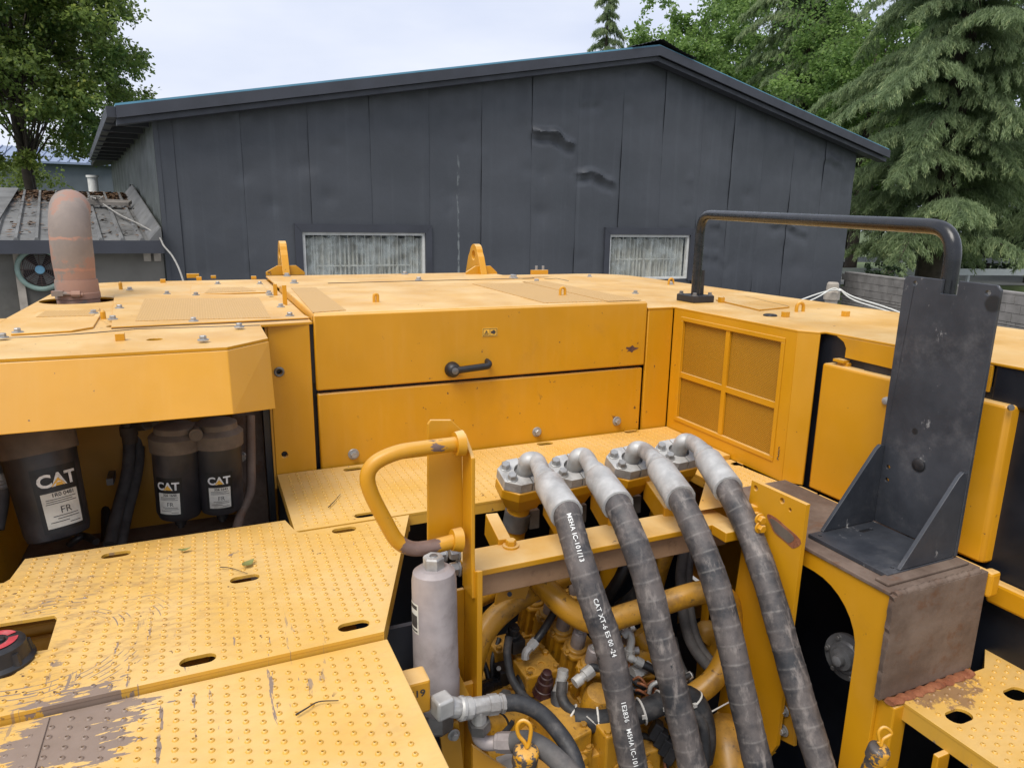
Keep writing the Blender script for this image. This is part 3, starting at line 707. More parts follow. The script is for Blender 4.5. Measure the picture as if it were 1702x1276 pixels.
# guard rails by the road
for k, (w, zz) in enumerate(((-1.9, .55), (6.5, .6))):
    gr = thing('guard_rail', ('white steel guard rail on the near road edge' if k == 0 else 'white steel guard rail across the pale road'), 'guard rail', tuple(rc+RN*w+V(0, 0, ZR)))
    part('rail', MB().obox(rc+RD*20+RN*w+V(0, 0, ZR+zz), RD*28, RN*.03, V(0, 0, .13)), 'rail_white', gr, 0)
    for j in range(12): part('post', MB().obox(rc+RD*(-6+j*4.5)+RN*(w+.08)+V(0, 0, ZR+zz/2), RD*.05, RN*.05, V(0, 0, zz/2)), 'rail_white', gr, 0)
# post with wire in the yard
pt = at(1385, 469, 8.6)
single('stone_post', MB().lathe(V(pt.x, pt.y, GROUND), (0, 0, 1), [(0, .085), (pt.z-GROUND-.22, .075), (pt.z-GROUND-.21, .095), (pt.z-GROUND-.12, .095), (pt.z-GROUND-.11, .075), (pt.z-GROUND-.02, .07), (pt.z-GROUND, .055)], 14), 'stone', 'pale yard post with wire wrapped round its top', 'post')
wp = at(1385, 482, 8.55)
for k, (dx, dy) in enumerate(((0, 0), (6, 5))):
    mb = MB(); mb.tube(smooth_path([at(1180+dx, 560, 8.0), at(1335+dx, 497+dy, 8.3), wp+V(-.06, -.03, .02*k), wp+V(0, -.10, 0), wp+V(.09, -.02, .01), at(1420, 494+dy, 8.4), at(1500, 521+dy, 8.0), at(1640, 590, 7.0)], 6), .008, 6)
    single('wire', mb, 'white_rope', ('upper' if k == 0 else 'lower')+' strand of white wire strung from the yard post', 'wire', 'white wires on the yard post')

# ---------------------------------------------------------------- trees
def leaf_mesh(name, C, D, W, var, mat):
    """diamond leaves: centre C, half-length D, half-width W (all Nx3), per-leaf colour value var"""
    n = len(C); v = np.empty((n*4, 3), np.float32)
    v[0::4] = C-D; v[1::4] = C-W+D*.15; v[2::4] = C+D; v[3::4] = C+W+D*.15
    me = bpy.data.meshes.new(name); me.vertices.add(n*4); me.loops.add(n*4); me.polygons.add(n)
    me.vertices.foreach_set('co', v.ravel()); me.loops.foreach_set('vertex_index', np.arange(n*4, dtype=np.int32))
    me.polygons.foreach_set('loop_start', np.arange(0, n*4, 4, dtype=np.int32))
    a = me.attributes.new('var', 'FLOAT', 'POINT'); a.data.foreach_set('value', np.repeat(var, 4).astype(np.float32))
    me.materials.append(M[mat]); me.update(); me.validate(); return me
def unit(a): return a/np.maximum(1e-6, np.linalg.norm(a, axis=1, keepdims=True))
def cedar(name, base, H, R, label, seed, nb=70, dens=1.0, z0=.12, mat='leaf_cedar', group=None, tuft=.17):
    r = np.random.default_rng(seed); base = Vector(base)
    t = thing(name, label, 'tree', base, group)
    tr = MB(); lean = r.uniform(-.03, .03, 2)
    ax = lambda h: np.array([base.x+lean[0]*h, base.y+lean[1]*h, base.z+h])
    tr.tube([Vector(ax(H*k/10)) for k in range(11)], [max(.02, .022*H*(1-k/10.2)) for k in range(11)], 9)
    Cs = []; Ds = []; Ws = []; Vs = []
    lim = MB()
    for i in range(nb):
        f = z0+(1-z0)*((i+r.uniform(0, .8))/nb)**.92; h = H*f
        L = R*(1-f)**.60*r.uniform(.50, 1.22)+.25; az = i*2.4+r.uniform(-.5, .5)
        d = np.array([math.cos(az), math.sin(az), 0]); side = np.array([-d[1], d[0], 0])
        rise = r.uniform(.14, .34); droop = r.uniform(.38, .66)
        P = lambda s: ax(h)+d*L*s+np.array([0, 0, L*(rise*s-droop*s**2.2)])
        lim.tube([Vector(P(s)) for s in (0, .3, .6, .85)], [.02+.012*L, .016+.008*L, .012+.004*L, .006], 5, False)
        nsub = int((9+5*L)*dens**.5)
        for k in range(nsub):
            s = .03+.97*(k+r.uniform(0, 1))/nsub; p = P(min(1, s)); sg = 1 if k % 2 else -1
            l2 = (.30*L*(1.12-s)+.18)*r.uniform(.6, 1.25); dd = d*r.uniform(.35, .8)+side*sg*r.uniform(.55, 1.0); dd /= np.linalg.norm(dd)
            m = int((20+60*l2)*dens); u = r.uniform(0, 1, m)**.8
            q = p+dd*l2*u[:, None]; q[:, 2] += l2*(.10*u-.55*u**2)
            q += r.normal(0, .03+.018*l2, (m, 3))*np.array([1, 1, .6]); q[:, 2] -= r.uniform(0, .20, m)*(.3+.7*u)
            D = dd*r.uniform(.10, .70, (m, 1))+np.array([0, 0, -1.0])*r.uniform(.35, 1.2, (m, 1))+r.normal(0, .30, (m, 3))
            D = unit(D)*(tuft*r.uniform(.8, 1.8, (m, 1))); W = unit(np.cross(D, r.normal(0, 1, (m, 3))))*(tuft*.085)
            tone = r.uniform(-.15, .15)+.10*(s-.4)
            Cs.append(q); Ds.append(D*.5); Ws.append(W); Vs.append(np.clip(r.normal(.26+tone+.48*u, .17, m), 0, 1))
    part('trunk', tr, 'bark', t, 60); part('limbs', lim, 'bark', t, 60)
    link('crown', leaf_mesh('crown', np.concatenate(Cs), np.concatenate(Ds), np.concatenate(Ws), np.concatenate(Vs), mat), t)
    return t
def broadleaf(name, base, H, R, label, seed, clumps=60, per=260, leaf=.11, mat='leaf_light', z0=.3, trunks=1, group=None, cr=.9, drop=.35):
    r = np.random.default_rng(seed); base = Vector(base); t = thing(name, label, 'tree', base, group)
    b = np.array(base); Cs = []; Ds = []; Ws = []; Vs = []
    cent = []
    for i in range(clumps):
        u = unit(r.normal(0, 1, (1, 3)))[0]; q = r.uniform(.06, 1)**.5
        f = .5+.5*u[2]*q; hz = H*(z0+(1-z0)*f); rr = R*math.sqrt(max(.06, 1-(2*f-.95)**2))
        a = r.uniform(0, 6.283); cent.append(b+np.array([math.cos(a)*rr*q, math.sin(a)*rr*q, hz]))
    tr = MB(); lim = MB()
    for k in range(trunks):
        off = np.array([r.uniform(-.4, .4), r.uniform(-.2, .2), 0])*(1 if trunks > 1 else 0)*1.4; lean = r.uniform(-.05, .05, 2)
        pts = [b+off+np.array([lean[0]*h*H, lean[1]*h*H, h*H])+np.array([.06*math.sin(h*9+k), 0, 0])*R*.2 for h in np.linspace(0, .8, 8)]
        tr.tube([Vector(p) for p in pts], [max(.03, (.016 if trunks > 1 else .022)*H*(1-h*1.1)) for h in np.linspace(0, .8, 8)], 9)
    for ci, c in enumerate(cent):
        h0 = max((.34 if trunks > 1 else .15)*H, (c[2]-b[2])*.66); p0 = b+np.array([0, 0, h0]); mid = (p0+c)/2+np.array([0, 0, .08*H])
        if ci % 4 == 0: lim.tube([Vector(p0), Vector(mid), Vector(c)], [.015+.002*H, .018, .006], 5, False)
        k = r.uniform(.6, 1.25)*R*.36*cr; m = int(per*r.uniform(.7, 1.3)); nt = max(4, m//22); tone = r.normal(0, .13)
        tw = unit(r.normal(0, 1, (nt, 3)))*r.uniform(.15, 1, (nt, 1))**.5*k*np.array([1, 1, .62])
        w = r.integers(0, nt, m); q = c+tw[w]*r.uniform(.45, 1.12, (m, 1))+r.normal(0, k*.09, (m, 3))
        D = unit(tw[w]*.7+r.normal(0, .6, (m, 3))*k+np.array([0, 0, -drop])*k)*(leaf*r.uniform(.6, 1.2, (m, 1)))
        nrm = unit(r.normal(0, .55, (m, 3))+np.array([0, 0, 1.0])); W = unit(np.cross(D, nrm))*(leaf*.38)
        up = (q[:, 2]-c[2])/max(.1, k*.6)
        Cs.append(q); Ds.append(D*.6); Ws.append(W); Vs.append(np.clip(r.normal(.42+tone+.14*up, .18, m), 0, 1))
    part('trunk', tr, 'bark', t, 60); part('limbs', lim, 'bark', t, 60)
    link('crown', leaf_mesh('crown', np.concatenate(Cs), np.concatenate(Ds), np.concatenate(Ws), np.concatenate(Vs), mat), t)
    return t
def gp(x, t): p = at(x, 400, t); return (p.x, p.y, GROUND)
def topz(y, t, x=851): return at(x, y, t).z-GROUND
# left
broadleaf('leafy_tree', gp(66, 27), topz(-150, 27, 62), 4.1, 'tall glossy-leaved tree rising behind the lean-to shed', 3, 230, 420, .145, 'leaf_left', .34, 2, None, .72)
broadleaf('shrubby_tree', gp(-5, 31), topz(215, 31, 0), 3.0, 'small bushy tree under the tall tree behind the shed', 5, 40, 300, .13, 'leaf_left', .1)
# right
G = 'trees behind the workshop'
cedar('cedar_tree', gp(1553, 25.5), topz(-560, 25.5, 1553), 5.4, 'large drooping cedar with pale bare trunk beyond the block wall', 21, 128, 1.7, .10, group=G, tuft=.165)
cedar('cedar_tree', gp(1310, 38), topz(-190, 38, 1310), 5.8, 'dark drooping cedar rising over the right roof slope', 22, 76, 1.4, .22, group=G, tuft=.21)
cedar('cedar_tree', gp(992, 44), topz(8, 44, 992), 2.6, 'narrow cedar tip showing alone above the roof by the ridge', 23, 60, .8, .3, group=G, tuft=.24)
cedar('cedar_tree', gp(1735, 30), topz(-420, 30, 1700), 5.0, 'drooping cedar standing right of the bare-trunked one', 24, 84, 1.3, .12, group=G, tuft=.18)
broadleaf('ash_tree', gp(1130, 46), topz(0, 46, 1130), 5.0, 'bright green broadleaf tree peeking over the roof ridge', 31, 75, 360, .21, 'leaf_light', .35, group=G)
broadleaf('ash_tree', gp(1240, 50), topz(-45, 50, 1240), 5.0, 'broadleaf tree behind the dark cedar over the roof', 32, 70, 330, .22, 'leaf_light', .35, group=G)
broadleaf('ash_tree', gp(1418, 33), topz(-30, 33, 1418), 4.4, 'bright broadleaf tree between the two big cedars', 33, 100, 380, .17, 'leaf_light', .22, group=G)
broadleaf('ash_tree', gp(1640, 38), topz(-140, 38, 1640), 5.5, 'tall broadleaf tree filling the back behind the cedars', 34, 90, 330, .19, 'leaf_light', .15, group=G)
broadleaf('evergreen_tree', gp(1400, 48), topz(10, 48, 1400), 6.0, 'dark evergreen mass low behind the bright broadleaf tree', 35, 90, 330, .2, 'leaf_dark', .06, group=G)
broadleaf('evergreen_tree', gp(1560, 44), topz(120, 44, 1560), 6.0, 'dark evergreen shading the road behind the cedar trunk', 36, 110, 330, .2, 'leaf_dark', .02, group=G)
broadleaf('evergreen_tree', gp(1720, 36), topz(200, 36, 1720), 5.0, 'dark evergreen hedge tree at the far end of the block wall', 37, 90, 330, .17, 'leaf_dark', .03, group=G)
s = at(1463, 452, 22); broadleaf('round_shrub', (s.x, s.y, GROUND), s.z-GROUND+.42, .75, 'small clipped round shrub showing over the block wall', 41, 26, 160, .07, 'leaf_dark', .35)
mb = MB(); a = at(1468, 462, 23.5); b = at(1494, 428, 23.5); mb.tube([V(a.x-.55, a.y, GROUND), a, b, b+V(.3, 0, .7)], [.13, .11, .09, .05], 8)
single('leaning_trunk', mb, 'bark', 'thin dark leaning trunk beside the round shrub', 'tree trunk')

# ================================================================ EXCAVATOR
EX = thing('excavator', 'large yellow crawler excavator with open service hatch, hoses and tread decks', 'excavator', (.7, 1.2, GROUND))
def P(name, mb, mat='yellow', parent=EX, ang=32, bevel=0, label=None, kind=None): return part(name, mb, mat, parent, ang, bevel, label, kind)
ZD, ZT = -.62, -.245               # tread deck level, hood top level
YH = 1.728                         # front face of the hood
# ---- hood, centre: upper door with wrapped top, lower door
d = MB(); d.box(.241, 1.206, YH, YH+.02, -.418, -.229); hood_door = P('hood_door', d, bevel=.004)
lid = MB(); lid.box(.241, 1.206, YH+.004, 2.50, -.252, -.2255); hood_lid = P('hood_lid', lid, bevel=.006)
P('lower_door', MB().box(.243, 1.203, YH+.004, YH+.024, -.63, -.4265), bevel=.004)
low_door = EX.children[-1]
P('door_jamb', MB().box(.20, 1.25, YH+.03, YH+.05, -1.2, -.26), 'navy')
# handle
hb = py(752, 614, YH-.004); he = py(814, 606, YH-.02)
h = MB(); h.lathe(V(hb.x, YH+.001, hb.z), (0, -1, 0), [(0, .021), (.012, .0205), (.022, .016), (.026, .010)], 24)
pts = round_path([V(hb.x, YH-.020, hb.z), V(he.x-.006, YH-.024, he.z-.002), V(he.x, YH-.020, he.z+.002), V(he.x, YH+.004, he.z+.004)], .012, 4)
vs0 = len(h.v); h.tube(pts, [.0075]*len(pts), 10)
hd = P('door_handle', h, 'black', hood_door, 40)
P('lock', MB().lathe(V(hb.x, YH-.024, hb.z), (0, -1, 0), [(0, .009), (.004, .009), (.005, .006)], 16), 'zinc_dark', hood_door)
# stretch grip bar into a flat paddle
me = hd.data
for v in me.vertices[vs0:]: v.co.z = hb.z+(he.z-hb.z)*((v.co.x-hb.x)/(he.x-hb.x))+(v.co.z-(hb.z+(he.z-hb.z)*((v.co.x-hb.x)/(he.x-hb.x))))*1.25
# warning decal
dc = py(814, 552, YH); dl = MB().box(dc.x-.022, dc.x+.022, YH-.0012, YH-.0004, dc.z-.0115, dc.z+.0115); decal = P('warning_decal', dl, 'logo_yellow', hood_door, 0, label='small amber warning decal with two dark pictograms')
dm = MB(); yq = YH-.0018
for (a, b, c, e) in ((-.020, .020, .0088, .0098), (-.020, .020, -.0098, -.0088), (-.0205, -.0195, -.0098, .0098), (.0195, .0205, -.0098, .0098), (-.0005, .0005, -.0088, .0088)): dm.box(dc.x+a, dc.x+b, yq, yq+.0004, dc.z+c, dc.z+e)
for (x, y) in ((-.010, .0055),):
    a = [(x, .006), (x+.0068, -.006), (x-.0068, -.006)]; b_ = [(x, .0035), (x+.0045, -.0045), (x-.0045, -.0045)]
    dm.plate(a, [b_], lambda u, v, w: (dc.x+u, yq+w, dc.z+v), .0004); dm.box(dc.x+x-.0008, dc.x+x+.0008, yq, yq+.0004, dc.z-.003, dc.z+.0015)
dm.cyl((dc.x+.011, yq+.0004, dc.z), (dc.x+.011, yq, dc.z), .0055, .0055, 14); dm.box(dc.x+.003, dc.x+.006, yq, yq+.0004, dc.z-.003, dc.z+.003)
P('pictograms', dm, 'text_dark', decal, 0)
# scraped paint patch near the hood door's edge
sp = py(1049, 580, YH); loop = [(sp.x+.018*math.cos(a)*(1+.35*math.sin(3*a+1)+.15*math.sin(7*a)), sp.z+.009*math.sin(a)*(1+.3*math.cos(5*a))) for a in [2*math.pi*k/28 for k in range(28)]]
P('paint_scrape', MB().plate(loop, [], lambda u, v, w: (u, YH-.0002-w, v), .0003), 'primer', hood_door, 0)
for (x, y) in ((588, 755), (893, 718), (1026, 700)):
    p = py(x, y, YH); inst('bolt', BOLT, low_door, (p.x, YH+.004, p.z), (0, -1, 0), random.random(), 1.05)
# strip panels left and right of the doors
st = MB(); holes = [circ((py(464, 618, YH).x, py(464, 618, YH).z), .0065, 16), circ((py(473, 755, YH).x, py(473, 755, YH).z), .0075, 16)]
st.plate([(.134, -.632), (.231, -.632), (.231, -.249), (.134, -.249)], holes, lambda u, v, w: (u, YH+.012-w, v), .012); sp_l = P('side_strip_panel', st, ang=0, bevel=.002)
p = py(464, 618, YH); P('grommet', MB().tube([V(p.x+.0095*math.cos(a), YH-.001, p.z+.0095*math.sin(a)) for a in [2*math.pi*k/24 for k in range(25)]], .003, 8, False), 'zinc_dark', sp_l)
for (x, y) in ((464, 618), (473, 755)):
    p = py(x, y, YH); P('bore', MB().cyl((p.x, YH+.05, p.z), (p.x, YH+.013, p.z), .012, .012, 12), 'navy', sp_l)
P('strip_return', MB().box(.1285, .1335, YH+.002, YH+.20, -.66, -.25), 'yellow_inner')
P('side_strip_panel', MB().box(1.2115, 1.3025, YH+.002, YH+.014, -.632, -.247), bevel=.003)
# ---- grille panel: a sheet facing left with a recessed screened field
GX = 1.303
gy0, gy1, gz0, gz1 = 1.289, 1.678, -.577, -.282
vb = px(1207, 588, GX).y; hbz = px(1135, 623, GX).z
vbar = .0075
yb = vb
cells = [(gy0, yb-.008), (yb+.008, gy1)]
hz = -.4445
zc = [(gz0, hz-.008), (hz+.008, gz1)]
gp_ = MB(); gp_.plate([(1.243, -.632), (1.727, -.632), (1.727, -.247), (1.243, -.247)], [[(a, c), (b, c), (b, e), (a, e)] for a, b in cells for c, e in zc], lambda u, v, w: (GX-w+.006, u, v), .006)
gpan = P('grille_panel', gp_, ang=0)
gp2 = MB(); gp2.prism([(GX, 1.2435, -.632), (1.334, 1.203, -.632), (1.34, 1.206, -.632), (GX+.006, 1.2475, -.632)], V(0, 0, .385)); P('grille_corner', gp2, bevel=.002)
for a, b in cells:
    for c, e in zc: P('perforated_screen', MB().box(GX+.007, GX+.009, a-.003, b+.003, c-.003, e+.003), 'perf_side', gpan, 0)
fr_ = MB(); q = .012
for (a, b, c, e) in ((gy0-q, gy1+q, gz1, gz1+q), (gy0-q, gy1+q, gz0-q, gz0), (gy0-q, gy0, gz0, gz1), (gy1, gy1+q, gz0, gz1)): fr_.box(GX-.003, GX-.0002, a, b, c, e)
P('grille_rim', fr_, 'yellow', gpan, 0, .0012)
p = px(1317, 745, GX); 
mk = MB()
for k in range(6): mk.cyl(V(GX-.0012, 1.262+random.uniform(-.002, .002), -.545-k*.006), V(GX-.0012, 1.262+random.uniform(-.004, .004), -.549-k*.006), .0012, .0008, 6)
P('marker_scribble', mk, 'text_dark', gpan)
# ---- hood top sheets
def sheet(name, loop, z0, t=.006, holes=(), mat='yellow', bevel=.002, parent=EX, label=None):
    return P(name, MB().plate(loop, list(holes), XY(z0), t), mat, parent, 0, bevel, label)
def arc(cx, cy, r, a0, a1, n=8): return [(cx+r*math.cos(rad(a0+(a1-a0)*k/n)), cy+r*math.sin(rad(a0+(a1-a0)*k/n))) for k in range(n+1)]
ex = pz(131, 499, ZT)
bh = pz(257, 564, ZT); sh = pz(187, 542, ZT)
left_loop = [(-.43, 1.432), (.036, 1.432), (.118, 1.515), (.118, 1.715), (.2385, 1.728), (.2385, 2.995)] + arc(-.23, 2.795, .20, 90, 180, 8)
top_l = sheet('hood_top_sheet', left_loop, ZT-.006, .006, [circ((ex.x, ex.y), .098, 28), slot((bh.x, bh.y), .030, .028, 8), slot((sh.x, sh.y), .026, .03, 6)])
# rear sheet and right-hand sheet
rear_loop = [(.2395, 2.506), (1.2075, 2.506), (1.2075, 2.99), (.2395, 2.99)]
rear_top = sheet('hood_top_sheet', rear_loop, -.237, .006)
def ptz(x, y, z=ZT): p_ = pz(x, y, z); return (p_.x, p_.y)
right_loop = [(1.209, 1.728), (1.302, 1.728), (1.302, 1.2435), (1.333, 1.2030), (1.352, 1.203), (1.352, .45), (1.87, .45), (1.87, 2.78)] + arc(1.67, 2.795, .20, 0, 90, 8) + [(1.209, 2.995)]
hat = [ptz(1195, 500), ptz(1262, 515), ptz(1305, 511), ptz(1232, 495)]
dr = pz(1280, 525, ZT)
top_r = sheet('hood_top_sheet', right_loop, ZT-.006, .006, [circ((dr.x, dr.y), .011, 16)])
ring_ = MB(); ring_.tube([V(dr.x+.015*math.cos(a), dr.y+.015*math.sin(a), ZT+.001) for a in [2*math.pi*k/20 for k in range(21)]], .004, 8, False); P('rubber_grommet', ring_, 'black', top_r)
hp = sheet('access_cover', [ptz(1190, 500), ptz(1262, 517), ptz(1312, 512), ptz(1236, 494), ptz(1205, 495)], ZT+.001, .0035, (), 'yellow', 0, EX)
hgap = MB(); q0, q1, q2 = [V(*ptz(x, y), ZT+.0012) for x, y in ((1202, 495.5), (1238, 494.2), (1310, 511))]
hgap.tube([q0, q1, q2], .0035, 6); P('seam', hgap, 'navy', hp)
# black seam lines around the lid
seam = MB(); seam.box(.2315, .2405, YH+.012, 2.9, -.40, -.2505); P('hood_gap', seam, 'navy')
P('hood_side_flange', MB().box(.2408, .2438, YH+.02, 2.50, -.262, -.2525), 'yellow', EX, 0)
# perforated fields and cover plates on top
def quad(name, pts, z, t, mat, parent, bevel=0): return sheet(name, [tuple(pz(x, y, z)[:2]) for x, y in pts], z, t, (), mat, bevel, parent)
zl = ZT+.0005
cover1 = quad('vent_cover', [(185, 546), (515, 530), (440, 491), (190, 491)], zl, .004, 'yellow', EX, .0015)
quad('perforated_screen', [(225, 534), (450, 528), (430, 495), (240, 497)], zl+.0042, .0008, 'perf_top', cover1)
cover2 = quad('vent_cover', [(18, 558), (120, 552), (155, 546), (167, 526), (165, 513), (70, 515)], zl, .004, 'yellow', EX, .0015)
quad('perforated_screen', [(60, 527), (155, 525), (165, 515), (75, 517)], zl+.0042, .0008, 'perf_top', cover2)
cover3 = quad('vent_cover', [(316, 491), (446, 487), (436, 474), (318, 475)], zl, .004, 'yellow', EX, .0015)
quad('perforated_screen', [(340, 487), (425, 484), (405, 477), (350, 479)], zl+.0042, .0008, 'perf_top', cover3)
zt = -.2253
quad('perforated_screen', [(520, 520), (575, 516), (525, 478), (484, 479)], zt, .0012, 'perf_top', hood_lid)
quad('perforated_screen', [(905, 504), (1050, 500), (900, 470), (785, 472)], zt, .0012, 'perf_top', hood_lid)
quad('perforated_screen', [(1010, 501), (1066, 499), (905, 467), (868, 468)], zt+.0014, .0008, 'perf_top', hood_lid)
# bolts on top
for (x, y) in ((30, 553), (5, 562), (156, 521), (188, 531), (199, 512), (278, 488), (322, 534), (326, 490), (362, 471), (432, 471), (398, 544), (338, 566), (467, 510), (482, 525), (447, 487), (449, 490), (216, 481)):
    p = pz(x, y+3, ZT); inst('bolt', BOLT, top_l, (p.x, p.y, ZT+.0042), (0, 0, 1), random.random(), .80)
for (x, y) in ((489, 468), (669, 452), (696, 463), (838, 449), (875, 458), (913, 458), (948, 465), (475, 455)):
    p = pz(x, y+3, -.231); inst('bolt', BOLT, rear_top, (min(1.19, p.x), min(2.95, p.y), -.231), (0, 0, 1), random.random(), 1.1)
for (x, y) in ((980, 457), (1056, 485), (1115, 470)):
    p = pz(x, y+3, ZT); inst('bolt', BOLT, top_r, (p.x, p.y, ZT), (0, 0, 1), random.random(), .9)
# small lugs, stubs and loops on the hood
def block_at(x, y, w, h, z, par, mat='yellow', dz=.0):
    p = pz(x, y, z); dd = p.dot(CF); s = dd/F_PX
    return P('lug', MB().box(p.x-w*s/2, p.x+w*s/2, p.y-.004, p.y+.012, z, z+h*s), mat, par, 0, .001)
for (x, y, w, h) in ((200, 566, 14, 12), (321, 462, 19, 7), (271, 470, 8, 6), (355, 463, 8, 5), (422, 464, 8, 5), (331, 466, 8, 6)): block_at(x, y, w, h, ZT, top_l)
for (x, y, w, h) in ((1307, 527, 10, 9), (1407, 526, 10, 9), (1200, 503, 8, 9)): block_at(x, y, w, h, ZT, top_r)
tb = block_at(897, 456, 30, 7, -.231, rear_top)
for x in (892, 903):
    p = pz(x, 455, -.231); P('stud', MB().cyl((p.x, p.y+.004, -.218), (p.x, p.y+.004, -.196), .006, .006, 10), 'bolt', rear_top)
for (x, y, hh) in ((201, 481, 13), (172, 530, 15)):
    p = pz(x, y, ZT); s = p.dot(CF)/F_PX; P('locating_pin', MB().lathe((p.x, p.y, ZT), (0, 0, 1), [(0, .006), (hh*s*.8, .006), (hh*s, .002)], 10), 'yellow', top_l)
def loop_eye(x, y, w, h, z, par, r=.0045, axis=None):
    p = pz(x, y, z); s = p.dot(CF)/F_PX; w *= s; h *= s; ax_ = axis or V(1, 0, 0)
    pts = [p-ax_*w/2]+[p+ax_*(w/2*-math.cos(a))+V(0, 0, h-w/2+w/2*math.sin(a)) for a in [math.pi*k/8 for k in range(9)]]+[p+ax_*w/2]
    P('lifting_loop', MB().tube(pts, r, 8), 'yellow', par)
loop_eye(625, 502, 6, 13, -.2255, hood_lid); loop_eye(935, 491, 9, 13, -.2255, hood_lid); loop_eye(1115, 473, 9, 10, ZT, top_r); loop_eye(1329, 518, 15, 15, ZT, top_r, .005)
# bent rod brackets at the hood's left edge
for (x0, y0, x1, y1) in ((474, 507, 473, 474), (458, 491, 457, 472)):
    p = pz(x0, y0, ZT); s = p.dot(CF)/F_PX; hgt = (y0-y1)*s
    P('hinge_strut', MB().box(p.x-.006, p.x+.006, p.y-.003, p.y+.003, ZT, ZT+hgt), 'yellow', top_l, 0, .001)
# lifting eyes on the rear edge
for (x, w, hh) in ((470, 62, 55), (796, 55, 50)):
    p = pz(x+5, 457, -.235); s = p.dot(CF)/F_PX; W_ = w*s; cx = p.x; y_ = p.y
    e = P('lifting_eye', MB().prism([(cx-W_*.5, y_, -.236), (cx+W_*.5, y_, -.236), (cx+W_*.5, y_, -.225), (cx+W_*.28, y_, -.196), (cx-W_*.2, y_, -.196), (cx-W_*.5, y_, -.222)], V(0, .012, 0)), 'yellow', EX, 0, .001)
    hz_ = hh*s; ee = MB(); r_ = .040
    lp = [(y_-.03, -.232), (y_+.17, -.232), (y_+.135, -.236+hz_*.6)]+[(y_+.07+.048*math.cos(a), -.236+hz_-.048+.048*math.sin(a)) for a in [math.pi*(.08+.84*k/8) for k in range(9)]]+[(y_+.008, -.236+hz_*.6)]
    hole = circ((y_+.07, -.236+hz_-.050), .022, 16)
    ee.plate(lp, [hole], lambda u, v, w_: (cx+w_-.014, u, v), .028); P('eye_plate', ee, 'yellow', e, 0, .0015)
# exhaust stack
exu = MB()
EXR = .0535
path = [V(ex.x, ex.y, -.36), V(ex.x, ex.y, -.25), V(ex.x-.001, ex.y, -.13)]+[V(ex.x-.001-.012*(1-math.cos(a)), ex.y+.16*(1-math.cos(a)), -.105+.125*math.sin(a)) for a in [math.pi/2*k/9 for k in range(10)]]
path.append(V(ex.x-.020, ex.y+.24, .018))
rr = [.047, .047, EXR]+[EXR*(1-.03*k/9) for k in range(10)]+[EXR*.95]
exo = P('exhaust_stack', exu.tube(path, rr, 28), 'exhaust', EX, 50, label='weathered grey and rust coloured curved exhaust stack')
P('exhaust_collar', MB().lathe((ex.x, ex.y, -.262), (0, 0, 1), [(0, .0525), (.002, .0545), (.022, .0550), (.024, .0575), (.040, .0575), (.042, .0560), (.070, .0550), (.078, .0537)], 28), 'exhaust', exo, 30)
cl = MB(); c_ = V(ex.x-.010, ex.y-.059, -.222); cl.tube([c_+V(-.03, .003, .004), c_+V(.03, 0, -.002)], .0055, 10); cl.cyl(c_+V(.002, 0, 0), c_+V(.024, 0, 0), .0095, .0095, 8); cl.box(c_.x-.046, c_.x-.018, c_.y-.003, c_.y+.02, c_.z-.004, c_.z+.010); P('clamp', cl, 'exhaust', exo, 40)
# rear lip, side skins
P('rear_lip', MB().box(-.22, 1.67, 2.997, 3.003, -.40, -.247), 'yellow', EX, 0)
P('side_skin', MB().box(-.436, -.431, 1.43, 2.78, -1.5, ZT-.002), 'yellow', EX, 0)
P('side_skin', MB().box(1.871, 1.877, .45, 2.72, -1.5, ZT-.002), 'yellow', EX, 0)
cw = MB(); cw.plate(arc(-.25, 2.80, .18, 180, 90, 6)[::-1][0:0]+[(-.428, 2.80)]+arc(-.25, 2.82, .175, 180, 90, 6)+arc(1.68, 2.80, .185, 90, 0, 6)+[(1.866, 2.80)], [], XY(-1.62), 1.36)
P('counterweight', cw, 'yellow')
P('main_frame', MB().box(-.41, 1.85, .1, 2.82, -1.75, -1.5), 'yellow_inner')
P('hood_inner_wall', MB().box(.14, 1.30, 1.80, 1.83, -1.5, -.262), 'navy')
P('swing_bearing', MB().lathe((.7, 1.2, -2.05), (0, 0, 1), [(0, .8), (.29, .8)], 40), 'navy')
for sx in (-.75, 1.65):
    tp = MB(); lp = [(-.9+.42*math.cos(a), -2.85+.42*math.sin(a)) for a in [math.pi/2+math.pi*k/10 for k in range(11)]]+[(3.1+.42*math.cos(a), -2.85+.42*math.sin(a)) for a in [-math.pi/2+math.pi*k/10 for k in range(11)]]
    tp.plate(lp, [], lambda u, v, w: (sx+w, u, v-.03), .5); P('crawler_track', tp, 'navy')
P('carbody', MB().box(-.3, 1.7, .4, 2.0, -2.9, -2.06), 'yellow_inner')

# ---- left beam (cover over the filters)
bm = MB(); zb = -.377
bm.plate([(-.75, 1.430), (.036, 1.430), (.1195, 1.5135), (.1165, 1.5165), (.0345, 1.4335), (-.75, 1.4335)], [], XY(zb), ZT-.0065-zb)
bm.v = [(x, y - (0 if z > -.3 else .06), (-.363-.018*max(0, (x-.036)/.083)) if z < -.3 else z) for x, y, z in bm.v]
beam = P('cover_beam', bm, 'yellow', EX, 0, .0015, label='long yellow sheet cover above the oil filters')
P('beam_top_extension', MB().box(-.75, -.4305, 1.432, 2.0, ZT-.006, ZT), 'yellow', EX, 0)
P('beam_underside', MB().box(-.75, .11, 1.56, 1.60, -.36, -.256), 'navy', EX, 0)
